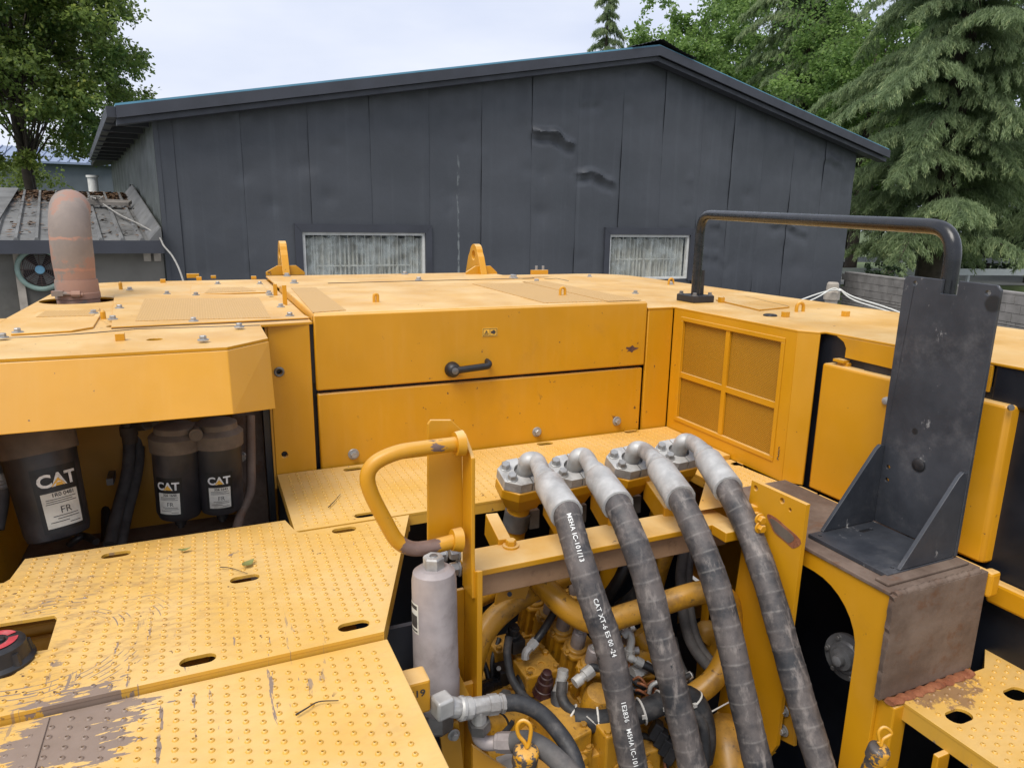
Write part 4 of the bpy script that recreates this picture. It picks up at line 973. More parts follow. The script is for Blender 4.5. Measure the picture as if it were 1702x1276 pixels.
# ---- recess behind the filters
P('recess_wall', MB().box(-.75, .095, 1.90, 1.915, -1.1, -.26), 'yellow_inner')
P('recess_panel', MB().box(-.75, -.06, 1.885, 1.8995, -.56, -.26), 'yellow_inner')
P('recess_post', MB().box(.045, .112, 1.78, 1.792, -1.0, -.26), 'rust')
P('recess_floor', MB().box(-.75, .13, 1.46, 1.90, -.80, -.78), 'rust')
P('recess_gap', MB().box(.113, .128, 1.74, 1.79, -1.0, -.26), 'navy')

# dark joints between the hood sheets
def joint(pts, z, w=.0016): return P('sheet_joint', MB().tube([pz(x, y, z)+V(0, 0, .0002) for x, y in pts], w, 5), 'navy', top_l, 60)
joint([(0, 562), (60, 560), (150, 554), (230, 547), (330, 544), (432, 541)], ZT); joint([(185, 547), (300, 541), (420, 536), (512, 531)], ZT)
joint([(545, 471), (700, 467), (888, 462.5)], -.2305); joint([(905, 464), (925, 463), (945, 467)], ZT); joint([(70, 516), (58, 526)], ZT)

# ---- filters
def wrap_cyl(vs, c, d, n, r, k=0.0):
    """flat (u,v) -> on a cylinder: axis d through c, n points to where u=0 sits"""
    b = d.cross(n); return [c+d*v.y+(n*math.cos(v.x/r)+b*math.sin(v.x/r))*(r+k*v.y) for v in vs]
def patch(u0, u1, v0, v1, k=8):
    vs = [V(u0+(u1-u0)*i/k, v, 0) for i in range(k+1) for v in (v0, v1)]; return vs, [(2*i, 2*i+2, 2*i+3, 2*i+1) for i in range(k)]
def label_on(par, c, d, n, r, w, s, num, kt=0.0):
    def add(name, vs, fs, mat, off): P(name, MB().add(wrap_cyl(vs, c, d, n, r+off, kt), fs), mat, par, 60)
    add('label_band', *patch(-w*.62, w*.62, -.02*s, .105*s), 'label_black', .0006)
    add('label_paper', *patch(-w*.5, w*.5, -.012*s, .056*s), 'label_white', .0010)
    vs, fs = text_mesh('CAT', .034*s, .0011*s, .98); mx_ = max(v.x for v in vs); vs = [V((v.x-mx_/2), v.y+.068*s, 0) for v in vs]; add('logo_text', vs, fs, 'text_white', .0024)
    add('logo_triangle', [V(-.0125*s, .0675*s, 0), V(.0125*s, .0675*s, 0), V(.0005*s, .083*s, 0)], [(0, 1, 2)], 'logo_yellow', .0029)
    tm = MB()
    for (txt, sz, y, o) in ((num, .0105*s, .047*s, .0002), ('FR', .019*s, .014*s, .0)):
        vs, fs = text_mesh(txt, sz, o); mx_ = max(v.x for v in vs); tm.add(wrap_cyl([V(v.x-mx_/2+.004*s, v.y+y, 0) for v in vs], c, d, n, r+.0014, kt), fs)
    for y, a, b in ((.042, -.4, .42), (.038, -.4, .3), (.034, -.42, .42), (.009, -.3, .4), (.004, -.2, .42), (-.002, -.4, .1), (-.007, .1, .42)):
        vs, fs = patch(w*a, w*b, y*s, y*s+.0014*s, 6); tm.add(wrap_cyl(vs, c, d, n, r+.0014, kt), fs)
    P('label_print', tm, 'text_dark', par, 60)
def flip_frame(d, p):
    n = -p; n = (n-d*n.dot(d)).normalized(); return n
def filt(xa, ya, xb, yb_, Y0, r, taper, name, num, lu, lv, s, tilt=0.0):
    a = py(xa, ya, Y0); b = py(xb, yb_, Y0-tilt); d = (a-b).normalized(); L = (a-b).length   # d points up
    prof = [(.0, r*.62), (.006, r*.84), (.02, r*(taper+(1-taper)*.02/L)), (L, r)]
    o = P(name, MB().lathe(b, d, prof, 36), 'filter', EX, 40)
    n = flip_frame(d, b); bb = d.cross(n); n2 = (n*math.cos(lu)+bb*math.sin(lu)).normalized()
    rl = r*(taper+(1-taper)*(lv/L))
    label_on(o, b+d*lv, d, n2, rl, .064*s, s, num, r*(1-taper)/L)
    return o, a, b, d, L
o1, a1, b1, d1, L1 = filt(293, 742, 300, 858, 1.655, .0505, .94, 'fuel_filter', '326 1643', -.45, .034, .72)
o2, a2, b2, d2, L2 = filt(362, 735, 369, 848, 1.655, .0505, .94, 'fuel_filter', '326 1643', -.05, .034, .72)
for o, b, d in ((o1, b1, d1), (o2, b2, d2)):
    P('drain_plug', MB().lathe(b+d*.002, -d, [(0, .018), (.010, .017), (.011, .013), (.02, .012), (.021, .007), (.028, .007)], 14), 'black', o)
hd_ = MB(); 
for a, d in ((a1, d1), (a2, d2)): hd_.lathe(a-d*.004, d, [(0, .0545), (.030, .0555), (.034, .052), (.040, .044), (.052, .043), (.056, .036)], 36)
m_ = (a1+a2)/2; ax_ = (a2-a1).normalized(); hd_.obox(m_+d1*.02, ax_*.05, V(0, .024, 0), V(0, 0, .016)); fh = P('filter_head', hd_, 'filter_head', EX, 40)
P('head_boss', MB().cyl(m_+V(0, -.045, .035), m_+V(0, .02, .035), .014, .014, 16).cyl(m_+V(0, -.047, .035), m_+V(0, -.044, .035), .008, .008, 12), 'filter_head', fh)
P('head_mount', MB().box(m_.x-.10, m_.x+.12, 1.70, 1.898, m_.z+.055, m_.z+.085), 'filter_head', fh)
inst('bolt', BOLT_BIG, fh, at(401, 759, (a2.dot(CF)+.10)), (0, -1, 0), .3, .8)
o3, a3, b3, d3, L3 = filt(64, 748, 99, 893, 1.60, .065, .88, 'oil_filter', '1R0 0481', .30, .040, 1.02, .04)
P('filter_head', MB().lathe(a3-d3*.006, d3, [(0, .0695), (.045, .0705), (.050, .067), (.10, .062)], 36), 'filter_head', o3, 40)
# pipes and hoses in the recess
def hose_px(name, pts, r, mat, par=EX, seg=10, n=6, label=None):
    return P(name, MB().tube(smooth_path([at(*p) for p in pts], n), r, seg), mat, par, 60, label=label)
q = 1.72
hose_px('recess_hose', [(214, 700, q), (215, 740, q), (212, 785, q-.01), (198, 840, q-.05), (182, 905, q-.12)], .0145, 'rubber_grey')
hose_px('recess_hose', [(228, 715, q+.02), (231, 755, q+.02), (226, 795, q), (212, 850, q-.04), (199, 910, q-.1)], .0130, 'rubber_grey')
hose_px('recess_hose', [(185, 705, q+.06), (178, 740, q+.06), (176, 800, q+.06), (176, 900, q)], .011, 'black')
hose_px('rusty_hose', [(416, 690, 1.66), (417, 760, 1.66), (416, 815, 1.66), (402, 850, 1.64), (393, 880, 1.6)], .011, 'rust')
fit = MB(); p = at(214, 716, q-.005); fit.lathe(p, (0, 0, 1), [(-.03, .017), (-.012, .017), (-.011, .020), (.012, .020), (.013, .016), (.03, .016)], 12); P('hose_coupling', fit, 'filter_head')
P('hose_clamp', MB().lathe(at(178, 768, q+.055), (0, 0, 1), [(-.014, .0145), (.014, .0145)], 14).box(at(188, 766, q+.06).x, at(198, 766, q+.06).x, 1.80, 1.86, at(188, 768, q+.06).z-.008, at(188, 768, q+.06).z+.008), 'zinc_dark')
for (x, y) in ((194, 761), (199, 781)): inst('bolt', BOLT_BIG, EX, at(x, y, q+.08), (0, -1, 0), .2, .8)
P('pipe_fitting', MB().cyl(at(222, 706, q-.01), at(258, 703, q-.06), .010, .010, 8).cyl(at(232, 706, q-.02), at(245, 705, q-.04), .015, .015, 6), 'zinc_dark')
hose_px('recess_hose', [(-12, 750, 1.42), (0, 790, 1.42), (3, 830, 1.42), (-6, 880, 1.4)], .0135, 'rubber_grey')
P('hose_coupling', MB().lathe(at(0, 800, 1.42), (0, 0, 1), [(-.012, .017), (-.008, .019), (-.004, .017), (0, .019), (.004, .017), (.008, .019), (.02, .017)], 12), 'zinc')
hose_px('recess_cable', [(115, 905, 1.5), (128, 895, 1.5), (140, 890, 1.52), (160, 900, 1.5)], .008, 'black')
P('drain_block', MB().box(at(130, 890, 1.5).x-.02, at(130, 890, 1.5).x+.02, 1.56, 1.6, -.72, -.69), 'black', EX, 32, .003)

# ---- tread decks ------------------------------------------------------------------
def zpt(x, y, z=ZD): p = pz(x, y, z); return (p.x, p.y)
def slots_at(lst, z, lx=.049, ly=.0235): return [slot(zpt(x, y, z), lx, ly) for x, y in lst]
def deck(name, loop, holes, z, rows, pitch, rowp, off=(0, 0), rr=.0062, lip=.03, margin=.012, h=.0032, rot=0.0):
    o = P(name, MB().plate(loop, holes, XY(z-.006), .006), 'deck', EX, 0, .0015)
    sk_ = MB()
    n = len(loop)
    for i in range(n):
        a = V(*loop[i], z-.006); b = V(*loop[(i+1) % n], z-.006); e = (b-a); 
        if e.length < .02: continue
        inn = V(-e.y, e.x, 0).normalized()*.0045
        sk_.prism([a+inn*.15, b+inn*.15, b+inn, a+inn], V(0, 0, -lip))
    P('deck_flange', sk_, 'deck', o, 0)
    xs = [p[0] for p in loop]; ys = [p[1] for p in loop]; pts = []; j = 0; y = min(ys)
    while y < max(ys):
        x = min(xs)+(pitch/2 if j % 2 else 0)+off[0]
        while x < max(xs):
            p = (x, y+off[1])
            if p[0] > -.45 and p[1] > .5 and inside(p, loop) and edge_dist(p, loop) > margin and not any(inside(p, hl) or edge_dist(p, hl) < .011 for hl in holes): pts.append(p)
            x += pitch
        y += rowp; j += 1
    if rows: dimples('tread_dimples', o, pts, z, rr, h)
    return o
# mid deck
cut = [zpt(-60, 1049), zpt(-2, 1092), zpt(80, 1078), zpt(93, 1030), zpt(90, 1023), zpt(-60, 1041)]
cut = [zpt(-40, 1095), zpt(79, 1079), zpt(95, 1027), zpt(90, 1022), zpt(-40, 1042)]
lp = [(-.75, .957), (.2165, .957), (.371, 1.368), (.1425, 1.3665), (.1365, 1.3735), (.1225, 1.4375), (-.337, 1.4375), (-.345, 1.36), (-.352, 1.350), (-.75, 1.350)]
mid_deck = deck('tread_deck', lp, [cut]+slots_at([(193, 921), (407, 961), (329, 1096), (588, 1039), (572, 880), (-6, 1121)], ZD), ZD, 1, .041, .0088, (0, .004), .0041, .03, .010, .0027)
# grating in front of the hood
lp = [(.1345, 1.372), (1.298, 1.372), (1.298, 1.7235), (.1345, 1.7235)]
lp = [(.1345, 1.3745), (1.12, 1.3745), (1.12, 1.43), (1.2995, 1.43), (1.2995, 1.7235), (.1345, 1.7235)]
deck('tread_deck', lp, slots_at([(587, 779), (608, 855), (906, 737), (1050, 717)], ZD), ZD, 1, .042, .0092, (.004, .006), .0040, .022, .011, .0025)
lp = [(1.10, 1.19), (1.34, 1.19), (1.34, 1.427), (1.10, 1.427)]
lp = [(1.135, 1.15), (1.328, 1.15), (1.328, 1.20), (1.300, 1.238), (1.300, 1.427), (1.135, 1.427)]
deck('tread_deck', lp, slots_at([(1228, 770)], ZD-.012), ZD-.012, 1, .042, .0092, (.004, .003), .0040, .02, .011, .0025)
# near deck, worn at its left end
zn = ZD-.012
lp = [(-.75, .30), (.2245, .30), (.2245, .67), (.2205, .9535), (-.75, .9535)]
near_deck = deck('tread_deck', lp, [], zn, 1, .041, .0092, (.0, .0), .0042, .03, .012, .0028)
xw = pz(60, 1220, zn).x
P('wear_plate', MB().box(-.75, -.222, .30, .948, zn, zn+.0022), 'deck', near_deck, 0, .0008, label='smooth worn strip of deck with rubbed paint')
# supports under the slots
for (x, y) in ((193, 921), (407, 961), (329, 1096), (588, 1039), (572, 880), (587, 779), (608, 855), (906, 737), (1050, 717)):
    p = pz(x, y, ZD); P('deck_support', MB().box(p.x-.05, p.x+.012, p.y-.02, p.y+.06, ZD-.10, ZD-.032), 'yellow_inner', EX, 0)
# fuel filler under the square cutout
ip = MB(); a = pz(40, 1035, ZD-.06); ip.box(a.x-.05, a.x+.09, a.y-.02, a.y+.03, ZD-.16, ZD-.055); ip.box(a.x-.06, a.x+.10, a.y-.10, a.y+.0, ZD-.16, ZD-.12); ip.box(a.x-.02, a.x+.07, a.y-.035, a.y-.02, ZD-.14, ZD-.075); P('filler_well', ip, 'yellow_inner', EX, 0, .006)
cc = pz(-3, 1100, ZD); cp = MB(); cp.lathe((cc.x, cc.y, ZD+.000), (0, 0, 1), [(0, .046), (.004, .046), (.008, .040), (.028, .036), (.032, .030), (.033, .016), (.031, .0)], 24)
cap = P('filler_cap', cp, 'black', EX, 40, label='black filler cap with red printed ring')
rg = MB(); 
for (a0, a1) in ((-2.9, -1.9), (-1.5, .2), (.6, 2.6)):
    vs = []; n = 10
    for k in range(n+1):
        a = a0+(a1-a0)*k/n
        for r_ in (.016, .0275): vs.append((cc.x+r_*math.cos(a), cc.y+r_*math.sin(a), ZD+.0338))
    rg.add(vs, [(2*k, 2*k+1, 2*k+3, 2*k+2) for k in range(n)])
P('red_ring', rg, 'red', cap, 0); P('cap_knob', MB().box(cc.x-.012, cc.x+.012, cc.y-.005, cc.y+.005, ZD+.031, ZD+.037), 'black', cap, 0, .002)
for k in range(6):
    a = k*math.pi/3+.3; P('cap_lug', MB().cyl((cc.x+.038*math.cos(a), cc.y+.038*math.sin(a), ZD+.004), (cc.x+.036*math.cos(a), cc.y+.036*math.sin(a), ZD+.022), .007, .005, 8), 'black', cap)
# sheets under the decks, floor and back coloured dark so the bay reads shaded
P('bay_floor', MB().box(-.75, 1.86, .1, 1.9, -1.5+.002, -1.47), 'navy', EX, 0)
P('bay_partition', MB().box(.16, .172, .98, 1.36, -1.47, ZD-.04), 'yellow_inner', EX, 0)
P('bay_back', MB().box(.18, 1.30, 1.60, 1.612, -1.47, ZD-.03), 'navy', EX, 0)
# leaves and twigs lying on the decks
def leaf_on(name, x, y, z, L, W, a, label, cat, curl=.004):
    p = pz(x, y, z); vs = []; fs = []; n = 8; da = V(math.cos(a), math.sin(a), 0); db = V(-math.sin(a), math.cos(a), 0)
    for k in range(n+1):
        u = k/n; w = W*math.sin(math.pi*min(1, u**.8))*.5+.0004; c = p+da*(L*(u-.5))+V(0, 0, .0045+curl*(2*u-1)**2)
        vs += [c-db*w+V(0, 0, .15*w+.001), c, c+db*w+V(0, 0, .3*w+.001)]
    for k in range(n): q = 3*k; fs += [(q, q+3, q+4, q+1), (q+1, q+4, q+5, q+2)]
    me = MB().add(vs, fs).mesh(name); a_ = me.attributes.new('var', 'FLOAT', 'POINT'); a_.data.foreach_set('value', [.3+.4*random.random() for _ in vs])
    finish(me, 'leaf_green', 60); o = link(name, me); o['label'] = label; o['category'] = cat; return o
leaf_on('fallen_leaf', 413, 941, ZD, .028, .016, .75, 'pale green leaf beside a slot of the tread deck', 'leaf')
leaf_on('fallen_leaf', 307, 918, ZD, .022, .008, .1, 'small curled green leaf on the tread deck behind the slot', 'leaf')
def twig(pts, r, label, cat='twig', group=None):
    mb = MB(); mb.tube(smooth_path(pts, 5), [r*(1-.5*k/(5*(len(pts)-1))) for k in range(5*(len(pts)-1)+1)], 6); return single('twig', mb, 'bark', label, cat, group, 60)
twig([pz(*q, ZD)+V(0, 0, .005) for q in ((366, 946), (385, 948), (412, 957))], .0009, 'short twig lying next to the pale green leaf')
twig([pz(*q, zn)+V(0, 0, .006) for q in ((492, 1194), (510, 1183), (530, 1172), (563, 1170))], .0013, 'curved twig lying on the smooth near tread deck')
twig([pz(*q, ZD)+V(0, 0, .005) for q in ((546, 846), (556, 836), (566, 824))], .0012, 'forked twig lying on the grating in front of the hood')

# ---- grab handle and its post -----------------------------------------------------
YP = 1.06
post = MB()
post.prism([py(711, 900, YP), py(711, 705, YP), py(716, 698, YP), py(750, 698, YP), py(768, 715, YP), py(770, 900, YP)], V(0, .006, 0))
pr = py(768, 720, YP)
post.prism([(pr.x, YP, pr.z), (pr.x, YP-.045, pr.z-.03), (pr.x, YP-.045, -.55), (pr.x, YP-.05, -.63), (pr.x, YP, -.63)], V(.007, 0, 0))
hp_ = P('handle_post', post, 'yellow', EX, 0, .0015)
hpts = [py(762, 737, 1.035)]+[py(x, y, 1.025) for x, y in ((700, 745), (660, 752), (625, 768), (611, 790), (617, 820), (640, 865), (660, 898), (684, 911), (715, 909))]+[py(762, 897, 1.03)]
def handle_wear(t, c):
    nn = t.noise(1, 6, .65, t.mapped((30, 90, 90)))
    a = t.math('ADD', t.ramp(t.dist(py(697, 911, 1.02)), .018, .060, .62, -.3), t.math('MULTIPLY', t.math('SUBTRACT', nn, .5), 1.6))
    b = t.math('ADD', t.ramp(t.dist(py(735, 738, 1.01)), .008, .036, .32, -.4), t.math('MULTIPLY', t.math('SUBTRACT', nn, .5), 2.0))
    m = t.math('MAXIMUM', t.ramp(a, .28, .36), t.math('MAXIMUM', t.ramp(b, .28, .36), t.ramp(t.noise(34, 4), .68, .70)))
    return t.mix(m, c, t.mix(t.noise(50, 4), (.10, .06, .05), (.22, .14, .11)))
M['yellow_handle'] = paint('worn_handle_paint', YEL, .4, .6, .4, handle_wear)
hand = P('grab_handle', MB().tube(smooth_path(hpts, 7), .0122, 18), 'yellow_handle', EX, 60, label='bent yellow tube grab handle with worn lower bend')
P('handle_collar', MB().cyl(hpts[0]+V(-.006, 0, 0), hpts[0]+V(.008, 0, 0), .02, .022, 18), 'yellow', hand); P('handle_collar', MB().cyl(hpts[-1]+V(-.012, 0, .002), hpts[-1]+V(.004, 0, 0), .018, .021, 18), 'yellow', hand)
# long mounting bar with bolts, running down into the bay
mbar = MB(); X0 = py(783, 1000, YP-.03).x
mbar.prism([(X0, 1.00, -.575), (X0, 1.00, -1.40), (X0, 1.07, -1.40), (X0, 1.07, -.605)], V(.010, 0, 0)); mbar.prism([(X0-.05, 1.063, -.64), (X0, 1.063, -.64), (X0, 1.063, -1.40), (X0-.05, 1.063, -1.40)], V(0, .008, 0)); bar = P('mounting_bar', mbar, 'yellow', EX, 0, .0015)
for (x, y) in ((764, 917), (765, 943), (742, 919)):
    p = px(x, y, X0); inst('bolt', BOLT_BIG, bar, p-V(.002, 0, 0), (-1, 0, 0), .3, 1.0)
# ---- pilot filter canister with fittings
ct = at(721, 943, 1.13); cb = at(725, 1128, 1.17); dv = (ct-cb).normalized(); LC = (ct-cb).length
can = P('filter_canister', MB().lathe(cb, dv, [(-.055, .028), (-.040, .034), (-.038, .0385), (.012, .0395), (.016, .0375), (LC*.9, .0365), (LC*.97, .034), (LC, .026), (LC+.001, .024)], 36), 'canister', EX, 40, label='pale grey metal filter canister with hex top')
P('hex_top', MB().lathe(ct+dv*.0005, dv, [(0, .0175), (.017, .0175), (.020, .0155)], 6), 'zinc', can, 20); P('hex_plug', MB().lathe(ct+dv*.0205, dv, [(0, .007), (.0015, .006)], 12), 'zinc_dark', can)
n = flip_frame(dv, cb); bb = dv.cross(n); n2 = (n*math.cos(-1.1)+bb*math.sin(-1.1)).normalized(); cc_ = cb+dv*(LC*.60)
lb = MB(); vs, fs = patch(-.014, .012, -.022, .03); lb.add(wrap_cyl(vs, cc_, dv, n2, .0372), fs); sl_ = P('sticker', lb, 'label_white', can, 60)
tm = MB()
for (y0_, y1_) in ((.020, .027), (-.012, .010), (-.019, -.016)): vs, fs = patch(-.010, .009, y0_, y1_); tm.add(wrap_cyl(vs, cc_, dv, n2, .0375), fs)
P('sticker_print', tm, 'text_dark', can, 60)
P('canister_base', MB().lathe(cb-dv*.055, -dv, [(-.002, .030), (.03, .030), (.036, .026)], 8), 'zinc_dark', can, 20)
P('canister_bracket', MB().prism([at(762, 1115, 1.22), at(785, 1165, 1.22), at(785, 1190, 1.22), at(700, 1200, 1.20), at(695, 1190, 1.20), at(755, 1165, 1.22)], V(0, .012, 0)).box(cb.x-.03, X0, cb.y+.03, cb.y+.04, cb.z-.10, cb.z-.05), 'yellow', EX, 0, .001)
P('yellow_lug', MB().obox(at(689, 1148, 1.07), V(.020, 0, 0), V(0, .02, 0), V(0, 0, .028)), 'yellow', EX, 0, .004)
vs, fs = text_mesh('K19', .018, .0004); lg = at(689, 1148, 1.07)
P('stamp', MB().add([V(lg.x-.017+v.x*.95, lg.y-.0206, lg.z+.004+v.y*.9) for v in vs], fs), 'text_dark', EX, 0)

# ---- cross beam, big side plate ---------------------------------------------------
XB0, XB1 = X0+.012, .994
xbeam = P('cross_beam', MB().box(XB0, XB1, 1.066, 1.152, -.624, -.612), 'yellow', EX, 0, .002)
P('beam_lip', MB().box(XB0, XB1, 1.082, 1.094, -.674, -.6245), rust('dusty_pink_web', (.30, .17, .09), (.38, .23, .13), (.16, .09, .05), 6), xbeam, 0, .002)  # dirty pinkish web, its recessed shading put into the colour
p = pz(849, 908, -.612); inst('bolt', BOLT_YEL, xbeam, (p.x, p.y, -.612), (0, 0, 1), .2, 1.25); P('bolt_boss', MB().cyl((p.x, p.y, -.614), (p.x, p.y, -.608), .016, .016, 16), 'yellow', xbeam)
p = at(1253, 850, 1.43); inst('bolt', BOLT_YEL, xbeam, p, (0, 0, 1), .2, 1.2)
P('beam_end_bracket', MB().box(.935, .995, 1.02, 1.065, -.632, -.610).box(.98, .995, .99, 1.02, -.66, -.610), 'yellow', xbeam, 0, .002)
for k, (x, y) in enumerate(((1262, 862), (1262, 876))): inst('bolt', BOLT_YEL, xbeam, at(x, y, 1.385), (0, -1, 0), .4, 1.0)
XP = 1.0
hl = [(px(x, y, XP).y, px(x, y, XP).z, r_) for x, y, r_ in ((1256, 811, .006), (1300, 832, .0062), (1313, 847, .004))]
pl = MB(); pl.plate([(.892, -1.036), (1.03, -1.37), (1.085, -1.37), (1.031, -.509), (.888, -.507)], [circ((a, b), r_, 14) for a, b, r_ in hl], lambda u, v, w: (XP+w, u, v), .010)
bigp = P('side_plate', pl, 'yellow', EX, 0, .0012)
loop = [(px(1302, 884, XP).y+.042*math.cos(a)*(1+.18*math.sin(3*a)), px(1302, 884, XP).z+.021*math.sin(a)*(1+.25*math.cos(2*a))+.010*math.cos(a)) for a in [2*math.pi*k/24 for k in range(24)]]
P('burnt_patch', MB().plate(loop, [], lambda u, v, w: (XP-.0004-w, u, v), .0004), 'rust_weld', bigp, 0)
loop2 = [(a*.72+px(1302, 884, XP).y*.28+.004, b*.72+px(1302, 884, XP).z*.28) for a, b in loop]
P('char_mark', MB().plate(loop2, [], lambda u, v, w: (XP-.0010-w, u, v), .0004), 'filter_head', bigp, 0)
lowp = P('lower_bracket', MB().prism([px(1270, 1150, 1.02), px(1318, 1165, 1.02), px(1320, 1240, 1.02), px(1290, 1225, 1.02)], V(.008, 0, 0)), 'yellow_inner', EX, 0, .001)
for (x, y) in ((1304, 1180), (1303, 1213)): inst('bolt', BOLT, lowp, px(x, y, 1.018), (-1, 0, 0), .1, .9)
# upright struts behind the beam
def bar2(name, a, b, w, h, mat='yellow', par=EX):
    d_ = (b-a); L_ = d_.length; d_.normalize(); u = V(1, 0, 0); u = (u-d_*u.dot(d_)).normalized(); v_ = d_.cross(u)
    return P(name, MB().obox((a+b)/2, u*w/2, v_*h/2, d_*L_/2), mat, par, 0, .002)
for (xa, ya, xb, yb_, t0, t1, w) in ((838, 902, 816, 870, 1.36, 1.45, .026), (945, 878, 912, 838, 1.42, 1.56, .026), (1020, 866, 990, 828, 1.45, 1.60, .024), (1112, 850, 1078, 812, 1.50, 1.66, .024)):
    bar2('support_bar', at(xa, ya+12, t0), at(xb, yb_, t1), w, .05)
P('support_gusset', MB().prism([at(1165, 848, 1.50), at(1235, 836, 1.52), at(1178, 800, 1.62)], V(0, .01, 0)), 'yellow', EX, 0, .001)

# ---- four flanged hoses ------------------------------------------------------------
HO = [dict(f=(873, 783), top=(897, 764), fs=(908, 797), fe=(942, 854), path=[(967, 942), (990, 1010), (1013, 1079), (1036, 1190), (1053, 1276), (1066, 1350)], t=1.53, yb=.88),
      dict(f=(955, 776), top=(976, 756), fs=(991, 787), fe=(1027, 840), path=[(1055, 905), (1077, 971), (1098, 1061), (1122, 1152), (1151, 1274), (1168, 1350)], t=1.58, yb=.85),
      dict(f=(1050, 763), top=(1072, 745), fs=(1093, 772), fe=(1131, 829), path=[(1163, 898), (1190, 971), (1213, 1061), (1233, 1152), (1261, 1274), (1280, 1350)], t=1.64, yb=.81),
      dict(f=(1128, 750), top=(1149, 731), fs=(1172, 757), fe=(1210, 813), path=[(1244, 881), (1276, 971), (1302, 1061), (1328, 1152), (1365, 1274), (1390, 1350)], t=1.69, yb=.76)]
RH = .0262
nf = V(-.06, -.36, .93).normalized()
def strap_text(pts, r, txt, s0, size, a0, par, up):
    T, N, B = frames(pts, up); al = [0.0]
    for i in range(1, len(pts)): al.append(al[-1]+(pts[i]-pts[i-1]).length)
    vs, fs = text_mesh(txt, size, .0002, 1.08); out = []
    for v in vs:
        s = s0+v.x; i = min(len(pts)-2, max(0, int(np.searchsorted(al, s))-1)); f = (s-al[i])/max(1e-6, al[i+1]-al[i])
        c = pts[i].lerp(pts[i+1], f); n = N[i].lerp(N[i+1], f).normalized(); b = B[i].lerp(B[i+1], f).normalized(); a = a0-v.y/r
        out.append(c+(n*math.cos(a)+b*math.sin(a))*(r+.0009))
    P('hose_print', MB().add(out, fs), 'text_white', par, 0)
for hi, H_ in enumerate(HO):
    t = H_['t']
    fc_ = at(*H_['f'], t); u = V(1, .02, 0); u = (u-nf*u.dot(nf)).normalized(); w = nf.cross(u)
    fe = py(*H_['fe'], 1.065); fs_ = py(*H_['fs'], 1.185); d_ = (fe-fs_).normalized()
    n_ = len(H_['path']); y0_ = H_['fe'][1]
    cps = [fe-d_*.02, fe]+[py(x, y, 1.0-(1.0-H_['yb'])*((y-H_['path'][0][1])/(1276-H_['path'][0][1]))**.8 if y > H_['path'][0][1] else 1.0) for x, y in H_['path']]
    pts = smooth_path(cps, 26)
    rr = []; s = 0
    for i in range(len(pts)):
        if i: s += (pts[i]-pts[i-1]).length
        fq = (s/.034) % 1.0; rr.append(RH+(.0007 if fq < .10 else .0)+.0004*math.sin(s*60+hi))
    up = -(pts[0])
    m = MB(); m.tube(pts, rr, 26, True, up); me = m.mesh('hydraulic_hose'); a = me.attributes.new('along', 'FLOAT', 'POINT'); a.data.foreach_set('value', m.along); finish(me, 'hose', 60)
    hose = link('hydraulic_hose', me, EX)
    # crimped ferrule
    Lf = (fe-fs_).length
    fr_ = MB(); fr_.lathe(fs_-d_*.012, d_, [(0, .0195), (.002, .0235), (.012, .0240), (.014, .0215), (.018, .0215), (.022, .0265), (.030, .0300), (Lf*.55, .0305), (Lf+.006, .0322), (Lf+.012, .0322), (Lf+.013, .0295)], 16)
    P('ferrule', fr_, 'zinc', hose, 38)
    # elbow rising from the flange
    e0 = fc_-nf*.012; tp = at(*H_['top'], t-.012)
    ep = smooth_path([e0, fc_+nf*.012, fc_+nf*.034+d_*.006, tp*.6+(fc_+nf*.044+d_*.03)*.4, fs_-d_*.030, fs_-d_*.014, fs_+d_*.004], 6)
    P('elbow', MB().tube(ep, [.0185]*len(ep), 20), 'zinc', hose, 60)
    # split flange clamp
    for sg in (-1, 1):
        a_, b_ = .058, .043
        lp = [(sg*.0012, -b_), (sg*.028, -b_), (sg*a_, -.022), (sg*a_, .022), (sg*.028, b_), (sg*.0012, b_)]+[(sg*(.0012+.024*math.cos(q)), .024*math.sin(q)) for q in [math.pi/2-math.pi*k/10 for k in range(11)]]
        if sg < 0: lp = lp[::-1]
        fl = MB(); fl.plate(lp, [], lambda U, V_, W_: fc_+u*U+w*V_+nf*(W_-.020), .024); P('flange_half', fl, 'zinc', hose, 0, .003)
    P('flange_seat', MB().lathe(fc_-nf*.019, nf, [(0, .030), (.015, .0235), (.016, .02)], 20), 'zinc_dark', hose)
    for sx in (-1, 1):
        for sy in (-1, 1): inst('bolt', BOLT_BIG, hose, fc_+u*(sx*.040)+w*(sy*.0185)+nf*.004, nf, hi+sx+sy*.7, .80)
    # yellow port block and the steel pipe below it
    blk = MB(); lo = .85
    top_l_ = [(-.060, -.020), (-.030, -.045), (.030, -.045), (.060, -.020), (.060, .020), (.030, .045), (-.030, .045), (-.060, .020)]
    vs = [fc_+u*a*1.0+w*b*1.0-nf*.0212 for a, b in top_l_]+[fc_+u*a+w*b-nf*.045 for a, b in top_l_]+[fc_+u*a*.72+w*b*.8-nf*.085 for a, b in top_l_]
    fs2 = [tuple(range(8))]+[(i, i+8, (i+1) % 8+8, (i+1) % 8) for i in range(8)]+[(i+8, i+16, (i+1) % 8+16, (i+1) % 8+8) for i in range(8)]+[tuple(range(23, 15, -1))]
    blk.add(vs, fs2); pb = P('port_block', blk, 'yellow', EX, 0, .003)
    base = fc_-nf*.07; pp_ = smooth_path([base, base+V(-.005, .01, -.05), base+V(-.008, .03, -.14), base+V(0, .05, -.30)], 6)
    P('steel_pipe', MB().tube(pp_, .026, 18), 'yellow', pb, 60)
